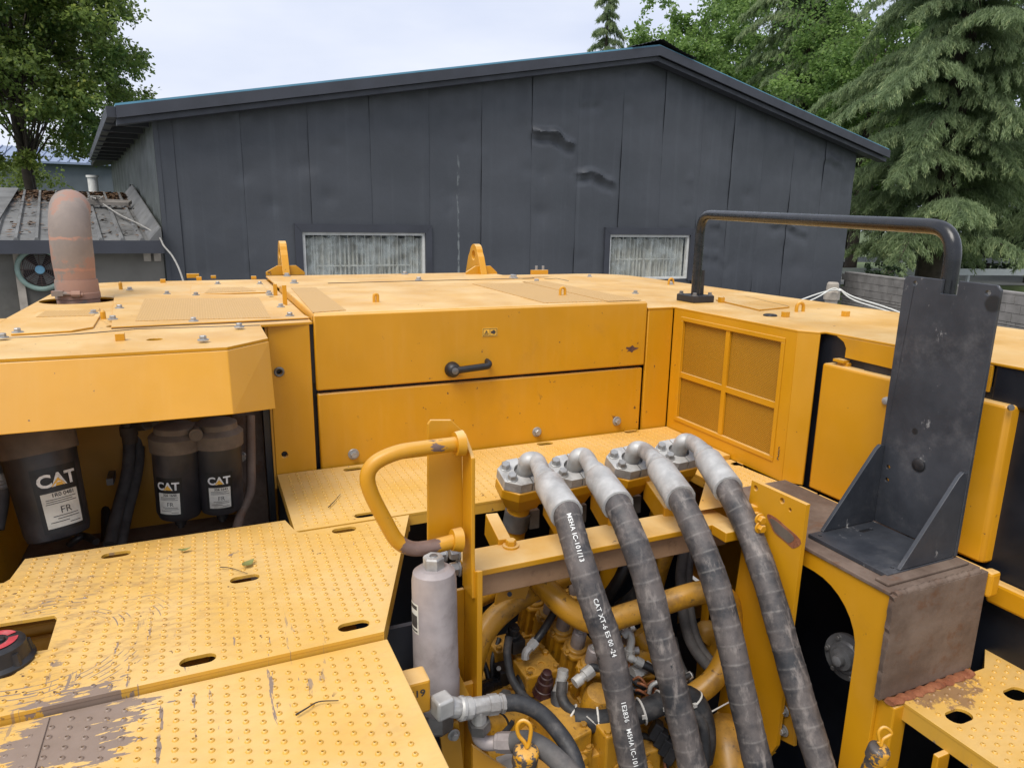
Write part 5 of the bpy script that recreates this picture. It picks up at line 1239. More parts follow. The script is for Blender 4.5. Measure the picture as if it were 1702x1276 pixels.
    cl_ = pp_[7]; P('pipe_saddle', MB().lathe(cl_, (pp_[9]-pp_[5]).normalized(), [(-.022, .0275), (-.022, .030), (.022, .030), (.022, .0275)], 20).obox(cl_+V(.036, 0, 0), V(.012, 0, 0), V(0, .02, 0), V(0, 0, .022)), 'zinc_dark', pb, 40)
    if hi == 0:
        strap_text(pts, RH+.0007, 'MSHA IC-101/13', .030, .0115, -.22, hose, up)
        strap_text(pts, RH+.0007, 'CAT XT-6 ES 00 -24', .175, .0115, -.25, hose, up)
        strap_text(pts, RH+.0007, '1E2836   MSHA IC-101/13', .36, .0115, -.2, hose, up)

# ---- engine / valve bay -------------------------------------------------------------
def pipe(name, pts, r, mat='yellow_valve', par=EX, seg=18, n=7): return P(name, MB().tube(smooth_path([at(*p) for p in pts], n), r, seg), mat, par, 60)
pipe('steel_pipe', [(778, 1180, 1.42), (784, 1110, 1.42), (806, 1048, 1.43), (850, 1003, 1.46), (905, 970, 1.50), (960, 945, 1.54), (1030, 905, 1.60)], .0245)
pb_ = pipe('steel_pipe', [(862, 920, 1.50), (894, 960, 1.46), (932, 1002, 1.43), (966, 1026, 1.42), (1000, 1034, 1.42), (1040, 1022, 1.43), (1100, 1003, 1.45), (1160, 985, 1.46), (1195, 985, 1.48), (1215, 1012, 1.50), (1213, 1070, 1.50), (1192, 1120, 1.49), (1160, 1150, 1.48), (1120, 1170, 1.48)], .0240)
pipe('steel_pipe', [(780, 1000, 1.5), (810, 985, 1.52), (850, 966, 1.56)], .022)
pipe('steel_pipe', [(1060, 1050, 1.55), (1075, 1070, 1.55), (1080, 1030, 1.6)], .020)
bk_ = MB(); bk_.prism([at(832, 956, 1.42), at(892, 940, 1.43), at(872, 1000, 1.45), at(822, 1010, 1.44)], V(0, .007, -.002)); brk = P('pipe_bracket', bk_, 'yellow_inner', EX, 0, .001)
for (x, y) in ((855, 968), (847, 987)): P('bracket_hole', MB().cyl(at(x, y, 1.428), at(x, y, 1.420), .005, .005, 12), 'navy', brk)
NUT = bolt_mesh('socket_bolt', .007, .007, .0075, .0005, 'yellow_valve')
def blockp(name, x, y, t, w, d_, h, mat='yellow_valve', bev=.004, yaw=0.0, par=EX, tilt=0.0):
    c = at(x, y, t); m = Matrix.Rotation(yaw, 3, 'Z') @ Matrix.Rotation(tilt, 3, 'X')
    o = P(name, MB().obox(c, m @ V(w/2, 0, 0), m @ V(0, d_/2, 0), m @ V(0, 0, h/2)), mat, par, 0, bev)
    for sx in (-.36, .36):
        for sy in (-.36, .36): inst('socket_bolt', NUT, o, c+m @ V(w*sx, d_*sy, h/2), m @ V(0, 0, 1), random.random(), 1.0)
    for k in range(max(1, int(w/.045))):
        q = c+m @ V(w*((k+.5)/max(1, int(w/.045))-.5), -d_/2, h*random.uniform(-.15, .2)); P('port_plug', MB().lathe(q, m @ V(0, -1, 0), [(0, .013), (.004, .013), (.005, .010), (.014, .010), (.016, .008)], 6 if k % 2 else 14), 'yellow_valve', o, 25)
    return o
AX = V(.02, -.22, .97).normalized()
def spool(x, y, t, cap=True, s=1.0, hgt=.16):
    c = at(x, y, t)              # top of the yellow housing
    u = V(1, 0, 0); u = (u-AX*u.dot(AX)).normalized(); w = AX.cross(u)
    m = MB(); m.obox(c-AX*(hgt/2+.004), u*.020*s, w*.022*s, AX*(hgt/2)); m.obox(c-AX*(hgt*.7), u*.027*s, w*.026*s, AX*(hgt*.26))
    for sx in (-1, 1):
        m.obox(c-AX*(hgt*.32)+u*.025*s*sx, u*.006*s, w*.010*s, AX*hgt*.30)
    vsec = P('valve_section', m, 'yellow_valve', EX, 0, .003)
    f = MB(); f.lathe(c-AX*.006, AX, [(0, .033*s), (.008, .033*s), (.010, .030*s)], 6, .3); f.lathe(c+AX*.004, AX, [(0, .024*s), (.006, .023*s), (.008, .018*s)], 18); P('valve_flange', f, 'yellow_valve', vsec, 25, .0015)
    P('port_plug', MB().lathe(c-w*.022*s*-1*-1-AX*.028, -w if w.dot(CF) > 0 else w, [(0, .010*s), (.010, .010*s), (.012, .008*s)], 6), 'yellow_valve', vsec, 20)
    P('port_plug', MB().lathe(c+u*.020*s-AX*.022, u, [(0, .010*s), (.014, .010*s), (.016, .008*s)], 14), 'yellow_valve', vsec, 30)
    for k in range(2):
        q = c+u*(.026*s*(1 if k else -1))-w*.006+AX*.001; inst('bolt', BOLT_SM, vsec, q, AX, k, 1.0)
    if cap:
        sc = MB(); sc.lathe(c+AX*.008, AX, [(0, .0140*s), (.003, .0152*s), (.036*s, .0152*s), (.040*s, .0140*s), (.042*s, .011*s)], 22); so = P('solenoid_cap', sc, 'canister', vsec, 30)
        P('solenoid_nut', MB().lathe(c+AX*(.008+.042*s), AX, [(0, .009*s), (.004, .0085*s), (.0045, .006*s), (.011, .0055*s), (.012, .003*s)], 6), 'zinc', vsec, 20)
    return vsec
BOLT_SM = bolt_mesh('bolt_small', .0055, .006, .0075, .002, 'yellow_valve')
spool(888, 1000, 1.60, True, 1.0, .17); spool(912, 1022, 1.57, True); spool(934, 1048, 1.53, True); spool(958, 1078, 1.49, True); spool(982, 1106, 1.46, True); spool(1042, 1072, 1.60, True)
spool(1070, 1110, 1.58, False); spool(925, 985, 1.68, True, .9); spool(952, 990, 1.70, True, .9)
# manifold body under the spools
blockp('valve_body', 905, 1150, 1.60, .30, .28, .14); blockp('valve_body', 875, 1098, 1.53, .075, .06, .07); blockp('valve_body', 893, 1120, 1.47, .085, .07, .05)
blockp('valve_body', 890, 1172, 1.46, .11, .11, .05); blockp('valve_body', 990, 1240, 1.42, .12, .14, .10); blockp('valve_body', 930, 1225, 1.36, .06, .12, .09, yaw=.2); blockp('valve_body', 1012, 1250, 1.36, .06, .07, .14)
blockp('valve_body', 1085, 1215, 1.50, .10, .10, .12); blockp('valve_body', 840, 1095, 1.56, .07, .06, .09); blockp('valve_body', 960, 1180, 1.50, .08, .08, .08)
fm = P('valve_foot', MB().obox(at(905, 1265, 1.40), V(.10, 0, 0), V(0, .06, 0), V(0, 0, .03)), 'yellow_valve', EX, 0, .004)
# round cylinder with embossed ribs
rc_ = at(988, 1190, 1.41); m = MB(); m.lathe(rc_-AX*.02, AX, [(0, .033), (.055, .033), (.075, .032), (.086, .026), (.090, .012)], 26); rcyl = P('valve_cylinder', m, 'yellow_valve', EX, 40)
for k in range(5): P('cast_mark', MB().obox(rc_+AX*(.052-.012*k)+V(.018, -.027, .001), V(.004, .003, 0), V(0, .002, 0), V(0, 0, .0035)), 'yellow_valve', rcyl, 0)
# port bosses and brown transit cap
bos = MB()
for (x, y, t) in ((883, 1113, 1.44), (900, 1104, 1.46), (914, 1108, 1.46)):
    c = at(x, y, t); b_ = P('port_boss', MB().lathe(c-AX*.022, AX, [(0, .012), (.020, .012), (.022, .0115), (.0221, .0075), (.016, .007)], 18), 'yellow_valve', EX, 30)
c = at(903, 1150, 1.42); P('transit_cap', MB().lathe(c, AX, [(0, .023), (.006, .020), (.014, .0195), (.015, .0175), (.034, .0165), (.035, .0135), (.046, .0125), (.047, .010), (.056, .0095), (.058, .005)], 20), 'maroon', EX, 30, label='dark maroon plastic stepped cap')
# connectors and black hoses
def hose_k(pts, r, mat='rubber', name='pilot_hose', n=7): return pipe(name, pts, r, mat, EX, 12, n)
c = at(853, 1052, 1.46); kk = P('elbow_connector', MB().lathe(c-AX*.02, AX, [(0, .015), (.02, .015), (.021, .012), (.035, .012), (.036, .008), (.042, .008)], 12).obox(c+V(.006, -.006, -.024), V(.014, 0, 0), V(0, .012, 0), V(0, 0, .014)), 'black', EX, 25)
hose_k([(846, 1057, 1.44), (843, 1085, 1.43), (850, 1125, 1.41), (872, 1158, 1.39), (900, 1180, 1.38), (915, 1215, 1.36)], .0085)
hose_k([(884, 1072, 1.45), (900, 1052, 1.46), (918, 1022, 1.49), (928, 1000, 1.53)], .0085, 'black'); P('hose_fitting', MB().tube(smooth_path([at(873, 1094, 1.44), at(874, 1084, 1.44), at(881, 1075, 1.445), at(892, 1062, 1.455)], 5), [.0085]*16, 8).lathe(at(886, 1070, 1.45), (at(892, 1062, 1.455)-at(881, 1075, 1.445)), [(-.010, .011), (.008, .011)], 6), 'zinc', EX, 30)
mo = P('electric_motor', MB().cyl(at(786, 1152, 1.42), at(832, 1132, 1.50), .0165, .0165, 20), 'black_tube', EX, 40); P('motor_flange', MB().obox(at(838, 1122, 1.50), V(.018, 0, 0), V(0, .02, 0), V(0, 0, .024)), 'black', mo, 0, .004)
P('motor_screws', MB().cyl(at(829, 1112, 1.47), at(829, 1110, 1.46), .005, .005, 8).cyl(at(846, 1112, 1.47), at(846, 1110, 1.46), .005, .005, 8), 'zinc_dark', mo)
pipe('steel_pipe', [(780, 1175, 1.42), (820, 1162, 1.45), (860, 1150, 1.5)], .017)
hose_k([(864, 1160, 1.42), (868, 1140, 1.44), (866, 1125, 1.46)], .012, 'black')
# looping hoses tied together
def ferr(x, y, t, dx, dy, dt, r=.0105, L=.04):
    a = at(x, y, t); b = at(x+dx, y+dy, t+dt); d_ = (b-a).normalized(); return P('hose_fitting', MB().lathe(a, d_, [(0, r), (L*.35, r*1.05), (L*.36, r*.82), (L*.55, r*.82), (L*.56, r*1.2), (L, r*1.2), (L*1.01, r*.8)], 12), 'zinc', EX, 30)
ferr(936, 1112, 1.40, -3, 30, 0, .011, .045); ferr(955, 1135, 1.38, 28, -22, .02, .011, .045); ferr(925, 1150, 1.40, 10, -26, 0, .009, .04)
hose_k([(934, 1132, 1.395), (934, 1158, 1.385), (950, 1180, 1.37), (985, 1188, 1.36), (1030, 1187, 1.37), (1075, 1178, 1.39)], .0105)
hose_k([(925, 1148, 1.40), (926, 1172, 1.39), (942, 1192, 1.375), (968, 1202, 1.365), (1010, 1203, 1.37), (1070, 1190, 1.39)], .0115)
hose_k([(975, 1112, 1.40), (985, 1108, 1.40), (1000, 1110, 1.40), (1020, 1100, 1.42)], .0075)
hose_k([(878, 1178, 1.37), (910, 1190, 1.37), (940, 1205, 1.375), (975, 1208, 1.38)], .010)
wb = hose_k([(955, 1196, 1.36), (1000, 1196, 1.36), (1062, 1183, 1.385), (1108, 1165, 1.40), (1145, 1158, 1.42), (1165, 1185, 1.42), (1172, 1225, 1.42), (1166, 1262, 1.42)], .0225, 'rubber', 'loom_sleeve')
def tie(x, y, t, r, ax_, tail=None):
    c = at(x, y, t); u, w = perp(ax_); o = P('cable_tie', MB().tube([c+u*(r*math.cos(a))+w*(r*math.sin(a)) for a in [2*math.pi*k/20 for k in range(21)]], .0022, 6, False).obox(c-CF*r*.95, V(.004, 0, 0), V(0, .003, 0), V(0, 0, .004)), 'white_tie', EX, 60)
    if tail: P('tie_tail', MB().tube([c-CF*r, c-CF*r+tail], .0013, 5), 'white_tie', o)
tie(948, 1186, 1.375, .0205, at(958, 1192, 1.37)-at(938, 1176, 1.375)); tie(992, 1196, 1.365, .0275, at(1010, 1196, 1.365)-at(980, 1196, 1.365), (at(972, 1172, 1.33)-at(992, 1190, 1.33))); tie(1066, 1181, 1.388, .0245, at(1090, 1172, 1.39)-at(1050, 1186, 1.38)); tie(1100, 1168, 1.40, .0245, at(1120, 1160, 1.405)-at(1085, 1174, 1.39)); tie(1150, 1163, 1.42, .024, at(1165, 1185, 1.42)-at(1145, 1158, 1.42))
# fittings seen between the hoses on the right
P('hose_fitting', MB().tube(smooth_path([at(1036, 1056, 1.47), at(1044, 1050, 1.47), at(1049, 1062, 1.47), at(1046, 1085, 1.47)], 5), .0085, 12).lathe(at(1046, 1078, 1.47), (0, 0, -1), [(0, .012), (.02, .012)], 6), 'zinc', EX, 40)
ferr(1043, 1090, 1.46, 30, 16, 0, .0085, .035); hose_k([(1062, 1100, 1.46), (1085, 1112, 1.46), (1110, 1128, 1.47), (1140, 1135, 1.5)], .0085, 'black')
P('hex_adapter', MB().lathe(at(1050, 1120, 1.47), (at(1085, 1105, 1.5)-at(1050, 1120, 1.47)), [(0, .016), (.022, .016), (.023, .013), (.05, .013)], 6), 'zinc', EX, 20)
pipe('steel_pipe', [(1040, 1105, 1.52), (1065, 1092, 1.54), (1085, 1088, 1.56)], .021)
P('hook_bolt', MB().tube(smooth_path([at(1079, 1152, 1.42), at(1082, 1140, 1.42), at(1094, 1133, 1.42), at(1108, 1137, 1.42)], 5), .0045, 8), 'zinc', EX, 60)
for k in range(9):
    x = 1052+random.uniform(0, 36); y = 1128+random.uniform(0, 34); hose_k([(x, y, 1.44), (x+random.uniform(8, 20), y+random.uniform(-8, 10), 1.43), (x+random.uniform(16, 34), y+random.uniform(4, 22), 1.44)], .0026, 'copper', 'wire', 4)
for k in range(4):
    c = at(1090+8*k, 1212+13*k, 1.40); P('wire_connector', MB().obox(c, V(.008, -.004, -.006), V(.006, .01, .0), V(.007, -.002, .016)), 'black', EX, 0, .002)
for k in range(10):
    x = 1095+random.uniform(-8, 30); hose_k([(x, 1192, 1.42), (x+random.uniform(0, 18), 1222, 1.40), (x+random.uniform(10, 34), 1262, 1.41), (x+20, 1300, 1.42)], .0028, random.choice(['copper', 'black', 'black', 'rubber']), 'wire', 5)
hose_k([(1150, 1175, 1.41), (1168, 1205, 1.40), (1172, 1250, 1.40), (1168, 1290, 1.4)], .011, 'rubber'); hose_k([(1160, 1170, 1.42), (1178, 1200, 1.41), (1178, 1260, 1.41)], .007, 'black')
P('tie_tail', MB().tube([at(1181, 1183, 1.42), at(1212, 1166, 1.44)], .0016, 6), 'white_tie', EX)
for k, (x0_, r_) in enumerate(((1138, .013), (1150, .010))): hose_k([(x0_, 905, 1.62), (x0_-6, 960, 1.6), (x0_, 1030, 1.57), (x0_+18, 1080, 1.55), (x0_+60, 1128, 1.52)], r_, 'rubber_grey')
hose_k([(1080, 905, 1.6), (1072, 950, 1.6), (1060, 985, 1.62), (1030, 1010, 1.66)], .017, 'rubber'); hose_k([(1045, 925, 1.62), (1030, 960, 1.62), (1010, 990, 1.64)], .014, 'black')
P('small_bracket', MB().obox(at(1045, 925, 1.47), V(.035, 0, 0), V(0, .012, 0), V(0, 0, .006)), 'yellow_valve', EX, 0, .002)
pipe('steel_pipe', [(1120, 880, 1.6), (1100, 930, 1.62), (1085, 985, 1.66)], .022)
P('boom_foot_casting', MB().lathe(at(1215, 1290, 1.50), V(.25, .5, .45).normalized(), [(-.06, .050), (.04, .062), (.09, .058), (.12, .03)], 22), 'yellow_valve', EX, 40); P('bay_side_sheet', MB().prism([at(1180, 1200, 1.56), at(1215, 1172, 1.6), at(1290, 1250, 1.6), at(1230, 1290, 1.56)], V(0, .01, 0)), 'yellow_inner', EX, 0)
pipe('steel_pipe', [(1165, 1060, 1.66), (1175, 1050, 1.66), (1190, 1062, 1.66), (1188, 1100, 1.66)], .028, 'yellow_inner')
# ---- tee fitting and hoses at the canister's foot
te = P('tee_fitting', MB().cyl(at(778, 1176, 1.10), at(812, 1171, 1.115), .0155, .0155, 8).cyl(at(795, 1176, 1.105), at(797, 1205, 1.12), .013, .013, 8), 'zinc', EX, 25, .002)
P('elbow_block', MB().obox(at(735, 1172, 1.07), V(.0145, .003, 0), V(-.003, .0145, 0), V(0, 0, .016)).cyl(at(735, 1172, 1.075), at(763, 1176, 1.09), .0165, .0165, 8), 'zinc', te, 25, .004)
P('tee_nut', MB().lathe(at(761, 1177, 1.09), (at(780, 1176, 1.10)-at(761, 1177, 1.09)), [(0, .0165), (.004, .019), (.009, .019), (.010, .0165), (.012, .0175), (.022, .0175)], 12), 'zinc', te, 30)
P('tee_nut', MB().lathe(at(811, 1171, 1.115), (at(835, 1168, 1.125)-at(811, 1171, 1.115)), [(0, .0165), (.016, .0165), (.017, .0135), (.021, .0135), (.022, .0155), (.027, .0155), (.028, .0145)], 8), 'zinc', te, 25)
P('tee_nut', MB().lathe(at(796, 1196, 1.115), (at(798, 1222, 1.13)-at(796, 1196, 1.115)), [(0, .0185), (.020, .0185), (.022, .016)], 6), 'zinc_dark', te, 20)
hose_k([(836, 1168, 1.125), (862, 1168, 1.13), (895, 1182, 1.13), (925, 1212, 1.12), (950, 1250, 1.10), (966, 1300, 1.08)], .0132, 'rubber')
P('hose_fitting', MB().tube(smooth_path([at(795, 1215, 1.13), at(797, 1226, 1.13), at(808, 1234, 1.13), at(828, 1234, 1.13)], 6), .0115, 14), 'canister', EX, 60); P('ferrule', MB().lathe(at(824, 1233, 1.13), (at(856, 1233, 1.12)-at(824, 1233, 1.13)), [(0, .013), (.002, .0155), (.007, .0155), (.008, .0165), (.036, .0165), (.037, .014)], 8), 'canister', EX, 25)
hose_k([(852, 1233, 1.12), (880, 1232, 1.11), (910, 1248, 1.10), (945, 1280, 1.08), (970, 1310, 1.07)], .0165, 'rubber_grey')
cy = P('yellow_cylinder', MB().cyl(at(800, 1215, 1.32), at(875, 1195, 1.42), .024, .024, 22), 'yellow_valve', EX, 40); P('cylinder_ring', MB().cyl(at(829, 1207, 1.357), at(832, 1206, 1.361), .0246, .0246, 22), 'black', cy)
P('yellow_cylinder', MB().cyl(at(800, 1262, 1.3), at(870, 1245, 1.38), .024, .024, 22), 'yellow_valve', EX, 40)
P('hex_adapter', MB().lathe(at(828, 1272, 1.2), (at(860, 1262, 1.2)-at(828, 1272, 1.2)), [(0, .014), (.03, .014)], 6), 'zinc', EX, 20)
# dipstick caps with wire loops
def ringcap(x, y, t, s, lx, ly):
    c = at(x, y, t); A = V(.05, -.18, .98).normalized()
    o = P('ring_cap', MB().lathe(c-A*.075*s, A, [(0, .017*s), (.045*s, .017*s), (.046*s, .0205*s), (.066*s, .0205*s), (.070*s, .0195*s), (.0725*s, .017*s), (.075*s, .008*s)], 22), 'yellow_chipped', EX, 35)
    pts = [c+A*.001, at(x-4, y-10*s, t), at(x-14+lx, y-22+ly, t), at(x-16+lx, y-38+ly, t), at(x-6+lx, y-46+ly, t), at(x+6+lx, y-36+ly, t), at(x+4, y-12, t), c+A*.002]
    P('ring_loop', MB().tube(smooth_path(pts, 5), .0033*s, 8), 'yellow', o, 60)
def chipped(t, c): return t.mix(t.ramp(t.noise(42, 5, .62), .47, .51), c, (.075, .062, .055))
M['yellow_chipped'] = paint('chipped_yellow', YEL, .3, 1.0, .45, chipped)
ringcap(876, 1243, 1.08, 1.0, 0, 0)
ringcap(1464, 1240, 1.05, .78, 12, 14)
P('dipstick_tube', MB().cyl(at(876, 1260, 1.09), at(880, 1340, 1.14), .016, .016, 18), 'yellow', EX, 40)
P('bay_gusset', MB().prism([at(786, 1240, 1.17), at(860, 1290, 1.17), at(786, 1300, 1.17)], V(0, .008, 0)), 'yellow', EX, 0)
P('bay_side_wall', MB().box(X0-.16, X0-.05, 1.02, 1.03, -1.47, -.66), 'navy', EX, 0)  # coloured dark to keep the bay looking shaded
bl_ = P('bay_bolt_plate', MB().prism([at(730, 1205, 1.2), at(762, 1200, 1.2), at(772, 1290, 1.22), at(740, 1290, 1.22)], V(0, .006, 0)), 'yellow_inner', EX, 0); inst('bolt', BOLT, bl_, at(754, 1220, 1.195), (0, -1, 0), .2, .8)

# extra small lines, fittings and cables filling the bay
r7 = random.Random(5)
for (pts, r_, mt) in (([(800, 1090, 1.5), (812, 1130, 1.48), (806, 1190, 1.46), (815, 1260, 1.44)], .006, 'black'), ([(830, 1060, 1.55), (818, 1100, 1.52), (822, 1150, 1.5)], .005, 'rubber'),
    ([(955, 1010, 1.62), (985, 1040, 1.58), (1020, 1052, 1.56), (1055, 1042, 1.56)], .007, 'black'), ([(985, 1035, 1.6), (1005, 1062, 1.55), (1030, 1078, 1.52), (1062, 1080, 1.52)], .006, 'rubber'),
    ([(1010, 1090, 1.5), (1030, 1120, 1.47), (1058, 1148, 1.45), (1100, 1150, 1.45)], .0065, 'black'), ([(1040, 1120, 1.48), (1070, 1140, 1.45), (1110, 1138, 1.47), (1150, 1120, 1.5)], .006, 'rubber'),
    ([(870, 1200, 1.4), (900, 1215, 1.38), (925, 1245, 1.36), (935, 1290, 1.34)], .006, 'black'), ([(1000, 1215, 1.4), (1030, 1225, 1.4), (1070, 1222, 1.42), (1100, 1240, 1.42)], .006, 'rubber'),
    ([(1062, 1000, 1.66), (1080, 1040, 1.62), (1092, 1080, 1.6), (1110, 1110, 1.58)], .010, 'black'), ([(1120, 1060, 1.6), (1130, 1100, 1.56), (1150, 1140, 1.52)], .008, 'rubber_grey'),
    ([(930, 1170, 1.43), (905, 1200, 1.41), (890, 1240, 1.38)], .006, 'rubber'), ([(800, 1240, 1.3), (830, 1225, 1.32), (850, 1200, 1.36)], .007, 'rubber')):
    hose_k(pts, r_, mt, 'pilot_hose')
for (x, y, t, dx, dy) in ((955, 1010, 1.62, 14, 14), (1062, 1080, 1.52, -14, 2), (1055, 1042, 1.56, -14, 4), (870, 1200, 1.4, 14, 7), (822, 1150, 1.5, -3, -14), (1000, 1215, 1.4, 14, 4), (1012, 1092, 1.49, 8, 13), (1150, 1120, 1.5, -14, 8)): ferr(x, y, t, dx, dy, 0, .008, .028)
for k in range(14):
    x = r7.uniform(950, 1120); y = r7.uniform(1100, 1265); t = 1.47+r7.uniform(0, .06)
    hose_k([(x, y, t), (x+r7.uniform(-22, 22), y+r7.uniform(10, 26), t-.01), (x+r7.uniform(-34, 34), y+r7.uniform(26, 60), t)], .0028, r7.choice(['copper', 'black', 'black', 'rubber_grey']), 'wire', 4)
for (x, y, t, w, d_, h) in ((860, 1228, 1.40, .05, .06, .08), (955, 1262, 1.34, .05, .05, .07), (1060, 1262, 1.42, .07, .06, .08), (1130, 1262, 1.46, .08, .08, .10), (820, 1205, 1.46, .05, .08, .05)): blockp('valve_body', x, y, t, w, d_, h)
for (x, y, t) in ((955, 1222, 1.39), (1018, 1218, 1.37), (838, 1170, 1.44), (1120, 1235, 1.42)): P('steel_union', MB().lathe(at(x, y, t), AX, [(0, .014), (.010, .014), (.011, .011), (.022, .011), (.023, .013), (.03, .013)], 6), 'zinc_dark', EX, 22)

# ---- right side: walkway box, bracket, rail, doors ---------------------------------
BX0, BX1, BY = 1.032, 1.270, .719
side = MB(); r_ = .11; op = [(.775, -1.46), (.775, -.648-r_)]+[(.775+r_-r_*math.cos(a), -.648-r_+r_*math.sin(a)) for a in [math.pi/2*k/8 for k in range(1, 9)]]+[(1.13, -.648), (1.17, -.66), (1.17, -1.46)]
outer = [(.722, -1.46), (.775, -1.46)]
lpq = [(.722, -.614), (.722, -1.46)]+op+[(1.19, -1.46), (1.19, -.614)]
side.plate(lpq, [], lambda u, v, w: (BX0+.004+w, u, v), .008); P('box_side', side, 'yellow', EX, 0, .001)
P('box_top', MB().box(BX0, BX1, .722, 1.20, -.6135, -.606), 'rust', EX, 0, .0015, label='rusty steel plate on the walkway box')
P('box_top_strip', MB().box(BX0+.012, BX1-.012, .735, .762, -.6058, -.600), 'rust', EX, 0, .002)
P('walkway_edge', MB().box(BX1+.001, 1.33, .722, 1.145, -.6385, -.6325), 'deck', EX, 0, .002); P('box_right_skin', MB().box(BX1+.002, BX1+.014, .714, .735, -.83, -.6105), 'yellow', EX, 0, .003)
P('walkway_edge', MB().box(BX1+.002, 1.30, .70, .7215, -.66, -.6105), 'yellow', EX, 0, .006)
fp = MB(); n = 26; edge_l = []
vs = []; 
for k in range(n+1):
    z = -.806+.198*k/n; vs.append((BX0-.006+random.uniform(-.0022, .0022), BY-.012+random.uniform(0, .002), z)); vs.append((BX0-.004+random.uniform(-.001, .001), BY, z))
o_ = len(vs)
for k in range(n+1): z = -.806+.198*k/n; vs += [(BX1, BY-.012, z), (BX1, BY, z)]
fs = []
for k in range(n): a = 2*k; fs += [(a, a+2, a+3, a+1)][0:0]+[(a+1, a+3, a+2, a), (o_+a, o_+a+2, o_+a+3, o_+a+1), (a, a+2, o_+a+2, o_+a), (o_+a+1, o_+a+3, a+3, a+1)]
fs += [(0, o_, o_+1, 1), (2*n+1, o_+2*n+1, o_+2*n, 2*n)]
fp.add(vs, fs); P('front_plate', fp, 'rust', EX, 20, 0, label='thick rusty steel plate welded to the box end')
wl_ = MB(); wl_.tube([V(BX0+.01+(BX1-BX0-.02)*k/40, BY-.020+.002*math.sin(k*1.3), -.8085) for k in range(41)], [.0085+.0010*math.sin(k*2.1)+.0016*random.random() for k in range(41)], 8); wl_.v = [(x, y, -.8085+(z+.8085)*.55) for x, y, z in wl_.v]; P('weld_bead', wl_, 'rust_weld', EX, 60)
wl2 = MB(); wl2.tube([V(BX0+.004+(BX1-BX0-.02)*k/40, BY-.004, -.608+.001*math.sin(k)) for k in range(41)], [.006+.0012*math.sin(k*2.3)+.001*random.random() for k in range(41)], 8); P('weld_bead', wl2, 'rust', EX, 60)
# lower tread platform
zq = -.81
lp = [(1.068, .20), (1.55, .20), (1.55, .765), (1.395, .765), (1.38, .735), (1.275, .735), (1.275, .705), (1.068, .705)]
lp = [(1.068, .20), (1.55, .20), (1.55, .762), (1.40, .762), (1.30, .70), (1.068, .70)]
low_deck = deck('tread_platform', lp, slots_at([(1594, 1189), (1690, 1152), (1750, 1235)], zq, .05, .030), zq, 1, .042, .0095, (.006, .0), .0042, .028, .012, .0026)
for (x, y) in ((1556, 1222), (1600, 1255)): P('platform_rib', MB().box(pz(x, y, zq).x+.0, pz(x, y, zq).x+.03, pz(x, y, zq).y-.01, pz(x, y, zq).y, zq-.30, zq-.034), 'yellow', EX, 0, .002)
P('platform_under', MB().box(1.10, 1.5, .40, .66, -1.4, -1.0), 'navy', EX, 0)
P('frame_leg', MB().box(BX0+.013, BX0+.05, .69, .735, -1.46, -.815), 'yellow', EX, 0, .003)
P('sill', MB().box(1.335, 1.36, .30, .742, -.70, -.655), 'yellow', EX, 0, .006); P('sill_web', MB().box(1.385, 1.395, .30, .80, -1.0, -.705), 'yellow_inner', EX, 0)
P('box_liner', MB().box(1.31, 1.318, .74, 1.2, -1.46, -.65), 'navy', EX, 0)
# pulley in the dark opening
pc = at(1386, 1098, 1.36); pn = V(-1, -.12, .05).normalized()
pul = P('drive_hub', MB().lathe(pc+V(.04, 0, 0), pn, [(0, .046), (.006, .047), (.010, .046), (.012, .034), (.016, .030), (.017, .024), (.026, .021), (.028, .012), (.040, .010), (.042, .006)], 30), 'zinc_dark', EX, 30)
M['hub'] = simple('dark_hub_steel', (.15, .15, .155), .45, .4, .2, 40); pul.data.materials[0] = M['hub']
u, w = perp(pn)
for k in range(6): a = k*math.pi/3; inst('bolt', BOLT_DK, pul, pc+V(.04, 0, 0)+pn*.011+(u*math.cos(a)+w*math.sin(a))*.038, pn, k, .55)
# black bracket: base plate, tall plate, gussets
XPL = 1.245
def yz(x, y): p = px(x, y, XPL); return (p.y, p.z)
yl, yr = .9385, .756
zt_l, zt_r = yz(1507, 458)[1], yz(1665, 475)[1]
n0, n1 = yz(1563, 488), yz(1590, 491)
lp = [(yr, -.597), (yl, -.597), (yl, zt_l-.008), (yl-.006, zt_l), (n0[0], zt_l-.002), (n0[0], n0[1]), (n1[0], n0[1]), (n1[0], zt_r+.002), (yr+.008, zt_r), (yr, zt_r-.008)]
hls = [slot(yz(1521, 471), .009, .0085, 5), slot(yz(1642, 487), .010, .0085, 5)]+[circ(yz(*q), .0042, 12) for q in ((1476, 776), (1474, 797), (1589, 819))]
tp_ = MB(); tp_.plate(lp, hls, lambda u_, v_, w_: (XPL+w_, u_, v_), .008); brk_ = P('bracket_plate', tp_, 'black_plate', EX, 0, .0012, label='tall black painted steel plate notched at the top')
bs = pz(1440, 880, -.597); P('bracket_base', MB().plate([(1.068, yr), (XPL-.001, yr), (XPL-.001, yl-.003), (1.068, yl-.003)], [slot((bs.x, bs.y), .036, .010), circ((1.083, .92), .0035, 10), circ((1.10, .772), .0035, 10)], XY(-.6055), .008), 'black_plate', EX, 0, .001)
for yy in (yl-.010, yr+.001): P('gusset', MB().prism([(XPL-.001, yy, -.432), (XPL-.012, yy, -.430), (XPL-.022, yy, -.438), (1.10, yy, -.5965), (XPL-.001, yy, -.5965)], V(0, .008, 0)), 'black_plate', EX, 0, .001)
for (q, r_) in (((1527, 773), .004),): P('plug_weld', MB().lathe((XPL-.0015, yz(*q)[0], yz(*q)[1]), (-1, 0, 0), [(0, .0125), (.001, .011), (.0015, .003)], 20), 'black', brk_, 40)
